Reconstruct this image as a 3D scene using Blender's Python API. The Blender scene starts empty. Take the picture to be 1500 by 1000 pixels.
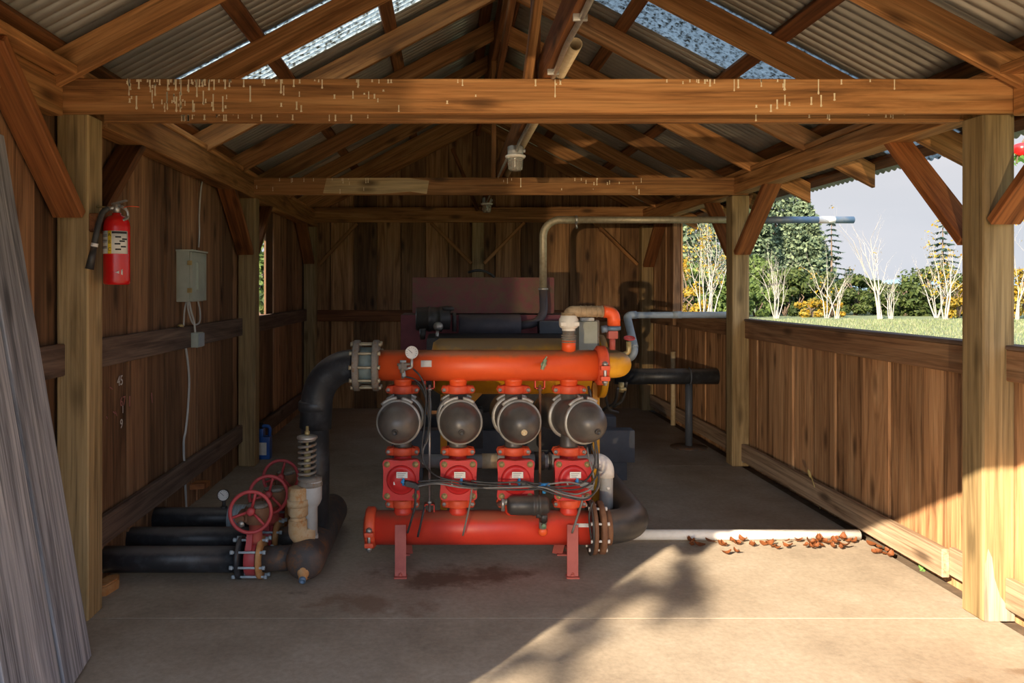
import bpy, bmesh, math, random
from mathutils import Vector, Matrix, Quaternion, noise as mnoise
random.seed(7)
S = bpy.context.scene
COL = S.collection
PI = math.pi
F, VX, VY, EYE = 1122.0, 653.0, 423.0, 1.5

def P(px, py, d):
    """world point seen at pixel (px,py) of the photograph, d metres into the shed"""
    return Vector(((px-VX)*d/F, d, EYE-(py-VY)*d/F))

# ------------------------------------------------------------------ camera
cd = bpy.data.cameras.new('camera'); cam = bpy.data.objects.new('camera', cd); COL.objects.link(cam)
cam.location = (0, 0, EYE); cam.rotation_euler = (PI/2, 0, 0)
cd.sensor_width = 36; cd.lens = F/1500*36
cd.shift_x = (750-VX)/1500; cd.shift_y = -(500-VY)/1500
cd.clip_start = 0.05; cd.clip_end = 3000
S.camera = cam
# ------------------------------------------------------------------ exposure
S.view_settings.view_transform = 'Standard'; S.view_settings.look = 'None'
S.view_settings.gamma = 1; S.view_settings.exposure = 0.22
S.view_settings.use_curve_mapping = False
S.cycles.use_denoising = True
S.cycles.max_bounces = 10; S.cycles.diffuse_bounces = 6
S.cycles.caustics_reflective = False; S.cycles.caustics_refractive = False
# ------------------------------------------------------------------ sun and sky
SUN_H = Vector((.616, .788, 0)); SUN_T = .445
sd = bpy.data.lights.new('sun', 'SUN'); sd.energy = 16.5; sd.angle = math.radians(.53); sd.color = (1, .84, .62)
sun = bpy.data.objects.new('sun', sd); COL.objects.link(sun); sun.location = (-6, -8, 9)
SUN_DIR = Vector((SUN_H.x, SUN_H.y, -SUN_T)).normalized()
sun.rotation_euler = SUN_DIR.to_track_quat('-Z', 'Y').to_euler()
# added spot lamp for low reflected sun into the shed; no reflector is built
gd = bpy.data.lights.new('sun_glint', 'SPOT'); gd.energy = 3600; gd.spot_size = math.radians(50); gd.spot_blend = .03
gd.shadow_soft_size = .05; gd.color = (1, .74, .45)
glint = bpy.data.objects.new('sun_glint', gd); COL.objects.link(glint)
glint.location = (-4.02, -12.2, .85)
_a = math.atan(.24) + math.radians(25)
glint.rotation_euler = Vector((math.sin(_a), math.cos(_a), .03)).to_track_quat('-Z', 'Y').to_euler()

W = bpy.data.worlds.new('sky'); S.world = W; W.use_nodes = True
wt = W.node_tree; wt.nodes.clear()
def wn(t, **k):
    n = wt.nodes.new(t)
    for a, b in k.items(): setattr(n, a, b)
    return n
w_tc = wn('ShaderNodeTexCoord'); w_sep = wn('ShaderNodeSeparateXYZ'); wt.links.new(w_tc.outputs['Generated'], w_sep.inputs[0])
w_r = wn('ShaderNodeValToRGB'); wt.links.new(w_sep.outputs['Z'], w_r.inputs[0])
e = w_r.color_ramp.elements; e[0].position = 0; e[0].color = (.43, .46, .515, 1); e[1].position = 1; e[1].color = (.46, .60, .88, 1)
x = e.new(.03); x.color = (.44, .465, .51, 1)
x = e.new(.14); x.color = (.47, .475, .505, 1)
x = e.new(.35); x.color = (.56, .67, .88, 1)
w_no = wn('ShaderNodeTexNoise'); w_no.inputs['Scale'].default_value = 3.2; w_no.inputs['Detail'].default_value = 5
w_mp = wn('ShaderNodeMapping'); w_mp.inputs['Scale'].default_value = (1, 1, 3.2)
wt.links.new(w_tc.outputs['Generated'], w_mp.inputs[0]); wt.links.new(w_mp.outputs[0], w_no.inputs['Vector'])
w_cr = wn('ShaderNodeValToRGB'); wt.links.new(w_no.outputs['Fac'], w_cr.inputs[0])
w_cr.color_ramp.elements[0].position = .45; w_cr.color_ramp.elements[1].position = .7
w_cr.color_ramp.elements[1].color = (.55, .55, .55, 1)
w_mx = wn('ShaderNodeMixRGB'); wt.links.new(w_cr.outputs[0], w_mx.inputs[0]); wt.links.new(w_r.outputs[0], w_mx.inputs[1])
w_mx.inputs[2].default_value = (.55, .54, .565, 1)
# brighter, bluer sky around the sun, raised to fill the shed
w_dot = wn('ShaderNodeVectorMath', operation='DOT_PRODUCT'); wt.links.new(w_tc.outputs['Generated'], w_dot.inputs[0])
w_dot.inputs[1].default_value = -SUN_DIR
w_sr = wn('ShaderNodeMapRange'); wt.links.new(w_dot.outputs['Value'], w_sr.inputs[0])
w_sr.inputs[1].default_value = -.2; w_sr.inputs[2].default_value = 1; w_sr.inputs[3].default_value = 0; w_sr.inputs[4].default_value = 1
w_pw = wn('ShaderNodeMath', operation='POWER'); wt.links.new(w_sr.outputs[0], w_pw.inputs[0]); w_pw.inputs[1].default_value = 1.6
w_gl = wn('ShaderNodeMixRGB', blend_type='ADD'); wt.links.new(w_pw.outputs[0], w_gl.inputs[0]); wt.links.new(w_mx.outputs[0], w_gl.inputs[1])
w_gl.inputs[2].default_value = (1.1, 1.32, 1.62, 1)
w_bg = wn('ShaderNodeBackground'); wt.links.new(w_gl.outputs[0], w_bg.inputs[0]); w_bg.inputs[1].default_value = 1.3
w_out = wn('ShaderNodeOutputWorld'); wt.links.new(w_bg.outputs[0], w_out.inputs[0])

# ------------------------------------------------------------------ materials
def newmat(name):
    m = bpy.data.materials.new(name); m.use_nodes = True
    nt = m.node_tree; b = nt.nodes['Principled BSDF']
    return m, nt, b
def lk(nt, a, b): nt.links.new(a, b)
def ramp(nt, src, stops):
    r = nt.nodes.new('ShaderNodeValToRGB'); el = r.color_ramp.elements
    while len(el) > 1: el.remove(el[-1])
    for i, (p, c) in enumerate(stops):
        if i == 0: q = el[0]; q.position = p
        else: q = el.new(p)
        q.color = (c[0], c[1], c[2], 1) if len(c) >= 3 else (c[0],)*3+(1,)
    lk(nt, src, r.inputs[0]); return r
def nd(nt, t, **k):
    n = nt.nodes.new(t)
    for a, b in k.items(): setattr(n, a, b)
    return n
def noise_tex(nt, vec, scale, detail=5, rough=.6, dist=0.):
    n = nd(nt, 'ShaderNodeTexNoise'); n.inputs['Scale'].default_value = scale; n.inputs['Detail'].default_value = detail
    n.inputs['Roughness'].default_value = rough; n.inputs['Distortion'].default_value = dist
    if vec: lk(nt, vec, n.inputs['Vector'])
    return n
def mixc(nt, fac, a, b, mode='MIX'):
    n = nd(nt, 'ShaderNodeMixRGB', blend_type=mode)
    for i, v in ((0, fac), (1, a), (2, b)):
        if hasattr(v, 'is_output') or hasattr(v, 'links'): lk(nt, v, n.inputs[i])
        elif isinstance(v, (int, float)): n.inputs[i].default_value = v if i == 0 else (v, v, v, 1)
        else: n.inputs[i].default_value = (*v, 1)
    return n.outputs[0]
def obj_vec(nt, scale=(1, 1, 1), island=False, rnd=True):
    tc = nd(nt, 'ShaderNodeTexCoord'); out = tc.outputs['Object']; r = None
    if island:
        g = nd(nt, 'ShaderNodeNewGeometry'); r = g.outputs['Random Per Island']
    else:
        g = nd(nt, 'ShaderNodeObjectInfo'); r = g.outputs['Random']
    if rnd:
        mu = nd(nt, 'ShaderNodeMath', operation='MULTIPLY'); lk(nt, r, mu.inputs[0]); mu.inputs[1].default_value = 61.7
        ad = nd(nt, 'ShaderNodeVectorMath', operation='ADD'); lk(nt, out, ad.inputs[0]); lk(nt, mu.outputs[0], ad.inputs[1]); out = ad.outputs[0]
    mp = nd(nt, 'ShaderNodeMapping'); mp.inputs['Scale'].default_value = scale; lk(nt, out, mp.inputs[0])
    return mp.outputs[0], r
def wood(name, dark, mid, light, axis='X', island=False, var=(.62, 1.2), rough=.72, knots=.8, grain=1., grey=None):
    m, nt, b = newmat(name)
    sc = {'X': (.7, 8, 8), 'Z': (8, 8, .7)}[axis]
    v, r = obj_vec(nt, sc, island)
    n1 = noise_tex(nt, v, 1.0, 7, .62, 1.6)
    c = ramp(nt, n1.outputs['Fac'], [(.28, dark), (.48, mid), (.72, light)]).outputs[0]
    sc2 = {'X': (1.5, 60, 60), 'Z': (60, 60, 1.5)}[axis]
    v2, _ = obj_vec(nt, sc2, island)
    n2 = noise_tex(nt, v2, 1.0, 4, .6, .6)
    f = ramp(nt, n2.outputs['Fac'], [(.3, (.52-.2*(grain-1),)*3), (.58, (1.08,)*3)]).outputs[0]
    c = mixc(nt, 1.0, c, f, 'MULTIPLY')
    # knots
    sc3 = {'X': (2.2, 6.5, 6.5), 'Z': (6.5, 6.5, 2.2)}[axis]
    v3, _ = obj_vec(nt, sc3, island)
    vo = nd(nt, 'ShaderNodeTexVoronoi'); vo.inputs['Scale'].default_value = 1.0; lk(nt, v3, vo.inputs['Vector'])
    kf = ramp(nt, vo.outputs['Distance'], [(.08, (1, 1, 1)), (.24, (0, 0, 0))]).outputs[0]
    km = nd(nt, 'ShaderNodeMath', operation='MULTIPLY'); lk(nt, kf, km.inputs[0]); km.inputs[1].default_value = knots
    c = mixc(nt, km.outputs[0], c, tuple(q*.35 for q in dark))
    # piece to piece tone
    mr = nd(nt, 'ShaderNodeMapRange'); lk(nt, r, mr.inputs[0]); mr.inputs[3].default_value = var[0]; mr.inputs[4].default_value = var[1]
    c = mixc(nt, 1.0, c, mr.outputs[0], 'MULTIPLY')
    if grey:
        v4, _ = obj_vec(nt, {'X': (1, 3, 3), 'Z': (3, 3, 1)}[axis], island)
        n4 = noise_tex(nt, v4, 1.3, 5)
        gf = ramp(nt, n4.outputs['Fac'], [(.4, (0, 0, 0)), (.7, (.75,)*3)]).outputs[0]
        c = mixc(nt, gf, c, grey)
    lk(nt, c, b.inputs['Base Color']); b.inputs['Roughness'].default_value = rough
    b.inputs['Specular IOR Level'].default_value = .3
    bp = nd(nt, 'ShaderNodeBump'); bp.inputs['Strength'].default_value = .35; bp.inputs['Distance'].default_value = .004
    lk(nt, n2.outputs['Fac'], bp.inputs['Height']); lk(nt, bp.outputs[0], b.inputs['Normal'])
    return m
def paint(name, col, col2=None, rough=.5, metal=0., scale=6, lo=.42, hi=.68, dust=None, spec=.4, bump=0., rust=None):
    m, nt, b = newmat(name)
    v, r = obj_vec(nt, (1, 1, 1))
    n = noise_tex(nt, v, scale, 6, .65)
    col2 = col2 or tuple(q*.72 for q in col)
    c = ramp(nt, n.outputs['Fac'], [(lo, col), (hi, col2)]).outputs[0]
    if rust:
        n3 = noise_tex(nt, v, scale*2.3, 8, .7)
        rf = ramp(nt, n3.outputs['Fac'], [(.52, (0, 0, 0)), (.66, (1, 1, 1))]).outputs[0]
        c = mixc(nt, rf, c, rust)
    if dust:
        g = nd(nt, 'ShaderNodeNewGeometry'); s = nd(nt, 'ShaderNodeSeparateXYZ'); lk(nt, g.outputs['Normal'], s.inputs[0])
        n4 = noise_tex(nt, v, 11, 6, .7)
        ad = nd(nt, 'ShaderNodeMath', operation='MULTIPLY_ADD'); lk(nt, n4.outputs['Fac'], ad.inputs[0]); ad.inputs[1].default_value = .5
        lk(nt, s.outputs['Z'], ad.inputs[2])
        df = ramp(nt, ad.outputs[0], [(.75, (0, 0, 0)), (1.2, (.85,)*3)]).outputs[0]
        c = mixc(nt, df, c, dust)
    lk(nt, c, b.inputs['Base Color']); b.inputs['Roughness'].default_value = rough; b.inputs['Metallic'].default_value = metal
    b.inputs['Specular IOR Level'].default_value = spec
    if bump:
        bp = nd(nt, 'ShaderNodeBump'); bp.inputs['Strength'].default_value = bump; bp.inputs['Distance'].default_value = .003
        lk(nt, n.outputs['Fac'], bp.inputs['Height']); lk(nt, bp.outputs[0], b.inputs['Normal'])
    return m
def leafmat(name, cols, trans=.35, rough=.6):
    m, nt, b = newmat(name)
    g = nd(nt, 'ShaderNodeNewGeometry')
    c = ramp(nt, g.outputs['Random Per Island'], [(i/max(1, len(cols)-1), q) for i, q in enumerate(cols)]).outputs[0]
    lk(nt, c, b.inputs['Base Color']); b.inputs['Roughness'].default_value = rough; b.inputs['Specular IOR Level'].default_value = .2
    t = nd(nt, 'ShaderNodeBsdfTranslucent'); lk(nt, c, t.inputs[0])
    mx = nd(nt, 'ShaderNodeMixShader'); mx.inputs[0].default_value = trans
    lk(nt, b.outputs[0], mx.inputs[1]); lk(nt, t.outputs[0], mx.inputs[2])
    lk(nt, mx.outputs[0], nt.nodes['Material Output'].inputs[0])
    return m

M = {}
M['timber'] = wood('stained timber', (.16, .066, .02), (.41, .185, .062), (.58, .30, .115), 'X')
M['timber_dark'] = wood('dark brown timber', (.09, .032, .012), (.20, .075, .026), (.30, .125, .042), 'X')
M['post'] = wood('olive treated post', (.20, .13, .055), (.34, .235, .11), (.44, .32, .165), 'X', var=(.85, 1.1), grain=.9, knots=.6)
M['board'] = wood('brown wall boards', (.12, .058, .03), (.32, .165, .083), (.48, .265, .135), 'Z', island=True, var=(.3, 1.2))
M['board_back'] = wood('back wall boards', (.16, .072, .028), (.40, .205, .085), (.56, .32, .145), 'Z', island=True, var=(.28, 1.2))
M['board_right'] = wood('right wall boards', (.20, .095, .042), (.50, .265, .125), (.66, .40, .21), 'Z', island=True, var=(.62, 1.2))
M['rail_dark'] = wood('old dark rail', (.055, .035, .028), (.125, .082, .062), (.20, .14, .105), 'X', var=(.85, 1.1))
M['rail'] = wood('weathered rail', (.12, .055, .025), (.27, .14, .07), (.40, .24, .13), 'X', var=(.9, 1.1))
M['base'] = wood('weathered kick board', (.16, .10, .06), (.33, .225, .145), (.46, .34, .235), 'X', var=(.95, 1.1))
M['grey'] = wood('weathered grey plank', (.12, .125, .145), (.30, .31, .345), (.47, .47, .49), 'X', var=(.75, 1.2), grain=2.0, knots=.7, rough=.85)
M['brace'] = wood('red brown brace', (.15, .045, .014), (.32, .112, .034), (.44, .17, .055), 'X')

def concrete():
    m, nt, b = newmat('tan concrete')
    v, _ = obj_vec(nt, (1, 1, 1), rnd=False)
    n = noise_tex(nt, v, 1.3, 9, .68)
    c = ramp(nt, n.outputs['Fac'], [(.30, (.25, .20, .15)), (.5, (.36, .295, .225)), (.72, (.44, .375, .30))]).outputs[0]
    n2 = noise_tex(nt, v, 38, 5, .7)
    c = mixc(nt, 1, c, ramp(nt, n2.outputs['Fac'], [(.3, (.8,)*3), (.65, (1.05,)*3)]).outputs[0], 'MULTIPLY')
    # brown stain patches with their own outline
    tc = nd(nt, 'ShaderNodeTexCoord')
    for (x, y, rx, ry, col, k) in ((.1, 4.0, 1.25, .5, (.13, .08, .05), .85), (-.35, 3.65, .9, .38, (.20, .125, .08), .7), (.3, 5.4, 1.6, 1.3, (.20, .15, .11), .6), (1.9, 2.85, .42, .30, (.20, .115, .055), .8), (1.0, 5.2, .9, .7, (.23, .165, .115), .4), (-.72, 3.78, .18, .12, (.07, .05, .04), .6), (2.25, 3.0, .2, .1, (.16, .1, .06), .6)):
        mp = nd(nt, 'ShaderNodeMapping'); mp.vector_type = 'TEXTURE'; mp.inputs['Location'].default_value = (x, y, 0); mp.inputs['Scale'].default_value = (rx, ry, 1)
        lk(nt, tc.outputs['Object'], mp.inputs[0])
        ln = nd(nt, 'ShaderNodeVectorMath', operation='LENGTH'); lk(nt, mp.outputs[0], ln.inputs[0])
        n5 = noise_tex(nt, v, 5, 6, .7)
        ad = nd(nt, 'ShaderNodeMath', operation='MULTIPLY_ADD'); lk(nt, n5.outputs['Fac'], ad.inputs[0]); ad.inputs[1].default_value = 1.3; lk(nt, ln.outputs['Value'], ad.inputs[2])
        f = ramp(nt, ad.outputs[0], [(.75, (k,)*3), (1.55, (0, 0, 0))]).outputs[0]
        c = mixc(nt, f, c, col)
    lk(nt, c, b.inputs['Base Color']); b.inputs['Roughness'].default_value = .85; b.inputs['Specular IOR Level'].default_value = .25
    v2, _ = obj_vec(nt, (2, 60, 1), rnd=False); n3 = noise_tex(nt, v2, 1, 4)
    bp = nd(nt, 'ShaderNodeBump'); bp.inputs['Strength'].default_value = .2; bp.inputs['Distance'].default_value = .003
    lk(nt, n3.outputs['Fac'], bp.inputs['Height']); lk(nt, bp.outputs[0], b.inputs['Normal'])
    return m
M['concrete'] = concrete()
M['roof'] = paint('galvanised roofing', (.46, .44, .385), (.30, .29, .25), rough=.38, metal=.55, scale=1.6, lo=.35, hi=.7)
def fibre():
    m, nt, b = newmat('fibreglass skylight')
    v, _ = obj_vec(nt, (1, 1, 1), rnd=False)
    n = noise_tex(nt, v, 34, 6, .75)
    c = ramp(nt, n.outputs['Fac'], [(.38, (.10, .085, .06)), (.5, (.46, .51, .52)), (.8, (.66, .71, .71))]).outputs[0]
    t = nd(nt, 'ShaderNodeBsdfTranslucent'); lk(nt, c, t.inputs[0])
    tr = nd(nt, 'ShaderNodeBsdfTransparent'); lk(nt, c, tr.inputs[0])
    m1 = nd(nt, 'ShaderNodeMixShader'); m1.inputs[0].default_value = .12; lk(nt, t.outputs[0], m1.inputs[1]); lk(nt, tr.outputs[0], m1.inputs[2])
    lk(nt, m1.outputs[0], nt.nodes['Material Output'].inputs[0]); return m
M['fibre'] = fibre()
DUST = (.30, .20, .12)
M['orange'] = paint('orange red pipe paint', (.80, .105, .022), (.66, .075, .02), rough=.42, scale=3, dust=(.30, .13, .06))
M['red'] = paint('red pipe paint', (.70, .055, .026), (.56, .042, .024), rough=.4, scale=4, dust=(.36, .11, .06))
M['valve_red'] = paint('red valve enamel', (.55, .025, .025), (.43, .02, .02), rough=.38, scale=5)
M['clamp'] = paint('orange clamp', (.74, .10, .035), (.58, .07, .03), rough=.5, scale=14, rust=None)
M['faded_red'] = paint('faded red steel', (.42, .10, .075), (.33, .07, .055), rough=.6, scale=9)
M['wheel_red'] = paint('faded red handwheel', (.42, .055, .06), (.34, .045, .05), rough=.5, scale=9)
M['black'] = paint('black plastic', (.035, .034, .034), (.06, .055, .05), rough=.42, scale=7, dust=(.12, .09, .07))
M['black_pipe'] = paint('black pipe', (.022, .024, .028), (.055, .06, .068), rough=.42, scale=13, lo=.5, hi=.72, dust=(.10, .09, .085))
M['rust_black'] = paint('rusted black steel', (.05, .045, .045), (.11, .07, .05), rough=.65, scale=9, rust=(.17, .075, .03))
M['rust'] = paint('brown rust', (.16, .075, .04), (.24, .12, .06), rough=.8, scale=14)
M['rust_orange'] = paint('orange rust', (.42, .19, .06), (.50, .30, .14), rough=.8, scale=22)
M['scale'] = paint('rust streaked pale scale', (.44, .34, .21), (.40, .25, .11), rough=.8, scale=9, rust=(.36, .16, .045))
M['filter'] = paint('dark filter plastic', (.06, .055, .052), (.14, .12, .10), rough=.36, scale=5, lo=.4, hi=.75, spec=.5)
M['steel'] = paint('zinc steel', (.48, .47, .44), (.32, .31, .29), rough=.4, metal=.7, scale=20)
M['band'] = paint('band clamp steel', (.42, .41, .38), (.30, .28, .25), rough=.45, metal=.4, scale=20)
M['cast'] = paint('weathered cast iron', (.17, .155, .135), (.26, .23, .19), rough=.7, scale=18, rust=(.18, .10, .05))
M['sleeve'] = paint('grey green sleeve', (.22, .27, .25), (.15, .18, .17), rough=.5, scale=10)
M['brass'] = paint('dull brass', (.46, .36, .16), (.34, .26, .12), rough=.45, metal=.4, scale=20)
M['white'] = paint('white plastic', (.78, .76, .72), (.66, .63, .58), rough=.5, scale=8)
M['pvc'] = paint('grey pvc', (.40, .41, .41), (.31, .31, .30), rough=.5, scale=8)
M['pvc_old'] = paint('yellowed pvc', (.60, .49, .31), (.50, .38, .22), rough=.5, scale=25)
M['pvc_blue'] = paint('pale blue grey pvc', (.36, .42, .46), (.28, .33, .37), rough=.5, scale=8)
M['yellow'] = paint('yellow machine paint', (.72, .36, .012), (.60, .27, .015), rough=.45, scale=5, dust=(.25, .17, .10))
M['maroon'] = paint('maroon sheet metal', (.20, .045, .055), (.15, .035, .045), rough=.6, scale=10, dust=(.2, .13, .09))
M['maroon_dusty'] = paint('dusty maroon hood', (.21, .07, .07), (.18, .11, .07), rough=.8, scale=9, lo=.4, hi=.62, rust=(.15, .10, .065))
M['muffler'] = paint('grey black muffler', (.06, .055, .07), (.09, .08, .09), rough=.55, scale=8, dust=(.13, .1, .09))
M['engine'] = paint('dark engine iron', (.025, .027, .032), (.05, .048, .045), rough=.55, scale=12)
M['skid'] = paint('slate blue skid steel', (.075, .085, .105), (.055, .06, .075), rough=.55, scale=6)
M['galv_pipe'] = paint('dull galvanised pipe', (.46, .40, .28), (.34, .29, .2), rough=.5, metal=.45, scale=30)
M['blue_pipe'] = paint('blue grey pipe', (.10, .17, .26), (.20, .23, .27), rough=.5, metal=.3, scale=10)
M['blue_ring'] = paint('blue plastic', (.05, .30, .62), (.04, .22, .5), rough=.4)
M['hose'] = paint('black hose', (.03, .03, .03), (.07, .065, .06), rough=.5, scale=20)
M['hose_grey'] = paint('grey hose', (.20, .19, .175), (.14, .13, .12), rough=.5, scale=20)
M['box_grey'] = paint('grey green enclosure', (.42, .46, .40), (.35, .385, .33), rough=.45, scale=7)
M['cable'] = paint('white cable', (.52, .52, .5), (.42, .42, .4), rough=.5)
M['ext_red'] = paint('extinguisher red', (.62, .012, .012), (.52, .01, .01), rough=.25, scale=4, spec=.6)
M['label_white'] = paint('paper label', (.72, .70, .64), (.62, .6, .54), rough=.6, scale=14)
M['label_yellow'] = paint('yellow label', (.80, .55, .03), (.74, .5, .03), rough=.6)
M['ink'] = paint('black ink', (.02, .02, .02), (.03, .03, .03), rough=.7)
M['ink_grey'] = paint('grey ink', (.25, .25, .24), (.3, .3, .29), rough=.7)
M['chalk'] = paint('chalk', (.62, .60, .58), (.5, .48, .46), rough=.95)
M['chalk_red'] = paint('red chalk', (.42, .17, .15), (.35, .14, .13), rough=.95)
M['drop'] = paint('bird dropping', (.86, .74, .52), (.74, .6, .38), rough=.8, scale=30)
M['blue_jug'] = paint('blue jug plastic', (.02, .10, .38), (.015, .07, .3), rough=.35)
M['green'] = paint('green brass', (.10, .22, .12), (.3, .3, .2), rough=.5, scale=40)
M['dirt'] = paint('dark dirt', (.10, .07, .045), (.17, .12, .08), rough=.95, scale=9, bump=.5)
M['bark_white'] = paint('white bark', (.30, .275, .245), (.22, .20, .175), rough=.8, scale=3)
M['bark'] = paint('brown bark', (.12, .085, .06), (.08, .055, .04), rough=.9, scale=3)
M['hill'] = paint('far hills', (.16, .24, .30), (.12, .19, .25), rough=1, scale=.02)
M['dry_leaf'] = leafmat('dry leaf', [(.24, .095, .03), (.17, .055, .02), (.30, .16, .06), (.12, .045, .02)], .2)
M['pine'] = leafmat('conifer needles', [(.045, .07, .045), (.075, .11, .065), (.12, .16, .09), (.17, .21, .12)], .25)
M['pine_dark'] = leafmat('dark conifer needles', [(.025, .05, .045), (.045, .08, .065), (.07, .11, .08)], .25)
M['bush'] = leafmat('bush leaves', [(.022, .036, .01), (.04, .062, .016), (.065, .09, .024), (.09, .11, .035)], .35)
M['bush_light'] = leafmat('light green leaves', [(.06, .095, .025), (.10, .15, .04), (.15, .20, .06)], .4)
M['yellow_leaf'] = leafmat('yellow leaves', [(.30, .16, .012), (.36, .23, .02), (.22, .19, .04), (.38, .28, .06)], .4)
M['weed'] = leafmat('weed leaves', [(.12, .3, .06), (.22, .42, .12)], .4)
M['straw'] = leafmat('straw', [(.5, .38, .16), (.6, .5, .22)], .3)
M['grass_blade'] = leafmat('meadow grass', [(.13, .17, .07), (.19, .22, .11), (.24, .24, .145), (.16, .21, .095)], .35)
def glass():
    m, nt, b = newmat('clear ribbed glass'); b.inputs['Base Color'].default_value = (.92, .9, .82, 1); b.inputs['Roughness'].default_value = .12
    b.inputs['Transmission Weight'].default_value = .75; b.inputs['IOR'].default_value = 1.45; return m
M['glass'] = glass()
def meadow():
    m, nt, b = newmat('meadow ground')
    v, _ = obj_vec(nt, (1, 1, 1), rnd=False)
    n = noise_tex(nt, v, .35, 8, .7); n2 = noise_tex(nt, v, 7, 6, .7)
    c = ramp(nt, n.outputs['Fac'], [(.3, (.12, .15, .075)), (.5, (.16, .19, .105)), (.7, (.20, .21, .135))]).outputs[0]
    c = mixc(nt, 1, c, ramp(nt, n2.outputs['Fac'], [(.3, (.7,)*3), (.7, (1.1,)*3)]).outputs[0], 'MULTIPLY')
    lk(nt, c, b.inputs['Base Color']); b.inputs['Roughness'].default_value = 1; b.inputs['Specular IOR Level'].default_value = .1
    return m
M['meadow'] = meadow()
M['yard'] = paint('pale gravel yard', (.34, .29, .22), (.27, .22, .165), rough=.95, scale=4, spec=.1)

# ------------------------------------------------------------------ mesh helpers
class MB:
    def __init__(s): s.b = bmesh.new()
    def box(s, c, size, rot=None, bevel=0):
        r = bmesh.ops.create_cube(s.b, size=1)['verts']
        mt = Matrix.Translation(Vector(c)) @ (rot.to_4x4() if rot else Matrix.Identity(4)) @ Matrix.Diagonal((*size, 1))
        bmesh.ops.transform(s.b, matrix=mt, verts=r)
        if bevel:
            es = {e for v in r for e in v.link_edges}
            bmesh.ops.bevel(s.b, geom=list(es), offset=bevel, segments=2, affect='EDGES', profile=.7)
        return s
    def box2(s, a, b, bevel=0):
        a = Vector(a); b = Vector(b)
        return s.box((a+b)/2, [abs(b[i]-a[i]) for i in range(3)], None, bevel)
    def bar(s, p0, p1, w, h, up=(0, 0, 1), bevel=0):
        p0 = Vector(p0); p1 = Vector(p1); ax = (p1-p0); L = ax.length; ax.normalize()
        up = Vector(up); sd = ax.cross(up); sd.normalize(); u = sd.cross(ax)
        R = Matrix((ax, sd, u)).transposed()
        return s.box((p0+p1)/2, (L, w, h), R, bevel)
    def lathe(s, prof, o, ax, seg=24, caps=True):
        """prof: list of (radius, distance along axis)"""
        o = Vector(o); q = Vector((0, 0, 1)).rotation_difference(Vector(ax).normalized())
        rings = []
        for r, t in prof:
            if r < 1e-6: rings.append([s.b.verts.new(o + q @ Vector((0, 0, t)))])
            else: rings.append([s.b.verts.new(o + q @ Vector((r*math.cos(2*PI*k/seg), r*math.sin(2*PI*k/seg), t))) for k in range(seg)])
        for a, b in zip(rings, rings[1:]):
            if len(a) == 1 and len(b) == 1: continue
            for k in range(seg):
                k2 = (k+1) % seg
                if len(a) == 1: f = (a[0], b[k2], b[k])
                elif len(b) == 1: f = (a[k], a[k2], b[0])
                else: f = (a[k], a[k2], b[k2], b[k])
                try: s.b.faces.new(f)
                except ValueError: pass
        if caps:
            if len(rings[0]) > 1: s.b.faces.new(rings[0][::-1])
            if len(rings[-1]) > 1: s.b.faces.new(rings[-1])
        return s
    def cyl(s, p0, p1, r, r1=None, seg=24):
        p0 = Vector(p0); p1 = Vector(p1)
        return s.lathe([(r, 0), (r if r1 is None else r1, (p1-p0).length)], p0, p1-p0, seg)
    def tube(s, pts, r, seg=14, caps=True, hollow=0):
        pts = [Vector(p) for p in pts]; n = len(pts); rs = r if isinstance(r, (list, tuple)) else [r]*n
        tg = [((pts[min(i+1, n-1)]-pts[max(i-1, 0)]).normalized()) for i in range(n)]
        up = Vector((0, 0, 1)) if abs(tg[0].z) < .9 else Vector((0, 1, 0))
        u = tg[0].cross(up).normalized(); rings = []
        for i in range(n):
            if i: u = tg[i-1].rotation_difference(tg[i]) @ u
            u = (u - tg[i]*u.dot(tg[i])).normalized(); w = tg[i].cross(u)
            rings.append([s.b.verts.new(pts[i] + (u*math.cos(2*PI*k/seg)+w*math.sin(2*PI*k/seg))*rs[i]) for k in range(seg)])
        for a, b in zip(rings, rings[1:]):
            for k in range(seg): s.b.faces.new((a[k], a[(k+1) % seg], b[(k+1) % seg], b[k]))
        if hollow:
            inner = []
            for ring, i in ((rings[0], 0), (rings[-1], n-1)):
                d = tg[0] if i == 0 else -tg[-1]
                i1 = [s.b.verts.new(pts[i] + (v.co-pts[i])*hollow) for v in ring]
                i2 = [s.b.verts.new(pts[i] + (v.co-pts[i])*hollow + d*rs[0]*5) for v in ring]
                fl = 1 if i == 0 else -1
                for k in range(seg):
                    k2 = (k+1) % seg
                    s.b.faces.new((ring[k], i1[k], i1[k2], ring[k2])[::fl]); s.b.faces.new((i1[k], i2[k], i2[k2], i1[k2])[::fl])
                s.b.faces.new(i2[::-fl])
        elif caps:
            s.b.faces.new(rings[0][::-1]); s.b.faces.new(rings[-1])
        return s
    def torus(s, c, ax, R, r, seg=40, rs=10, a0=0, a1=2*PI):
        q = Vector((0, 0, 1)).rotation_difference(Vector(ax).normalized()); c = Vector(c); full = abs(a1-a0-2*PI) < 1e-6
        n = seg if full else seg+1
        rings = []
        for i in range(n):
            a = a0+(a1-a0)*i/seg
            rings.append([s.b.verts.new(c + q @ Vector(((R+r*math.cos(2*PI*k/rs))*math.cos(a), (R+r*math.cos(2*PI*k/rs))*math.sin(a), r*math.sin(2*PI*k/rs)))) for k in range(rs)])
        for i in range(seg):
            a = rings[i]; b = rings[(i+1) % n]
            for k in range(rs): s.b.faces.new((a[k], b[k], b[(k+1) % rs], a[(k+1) % rs]))
        if not full: s.b.faces.new(rings[0]); s.b.faces.new(rings[-1][::-1])
        return s
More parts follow.
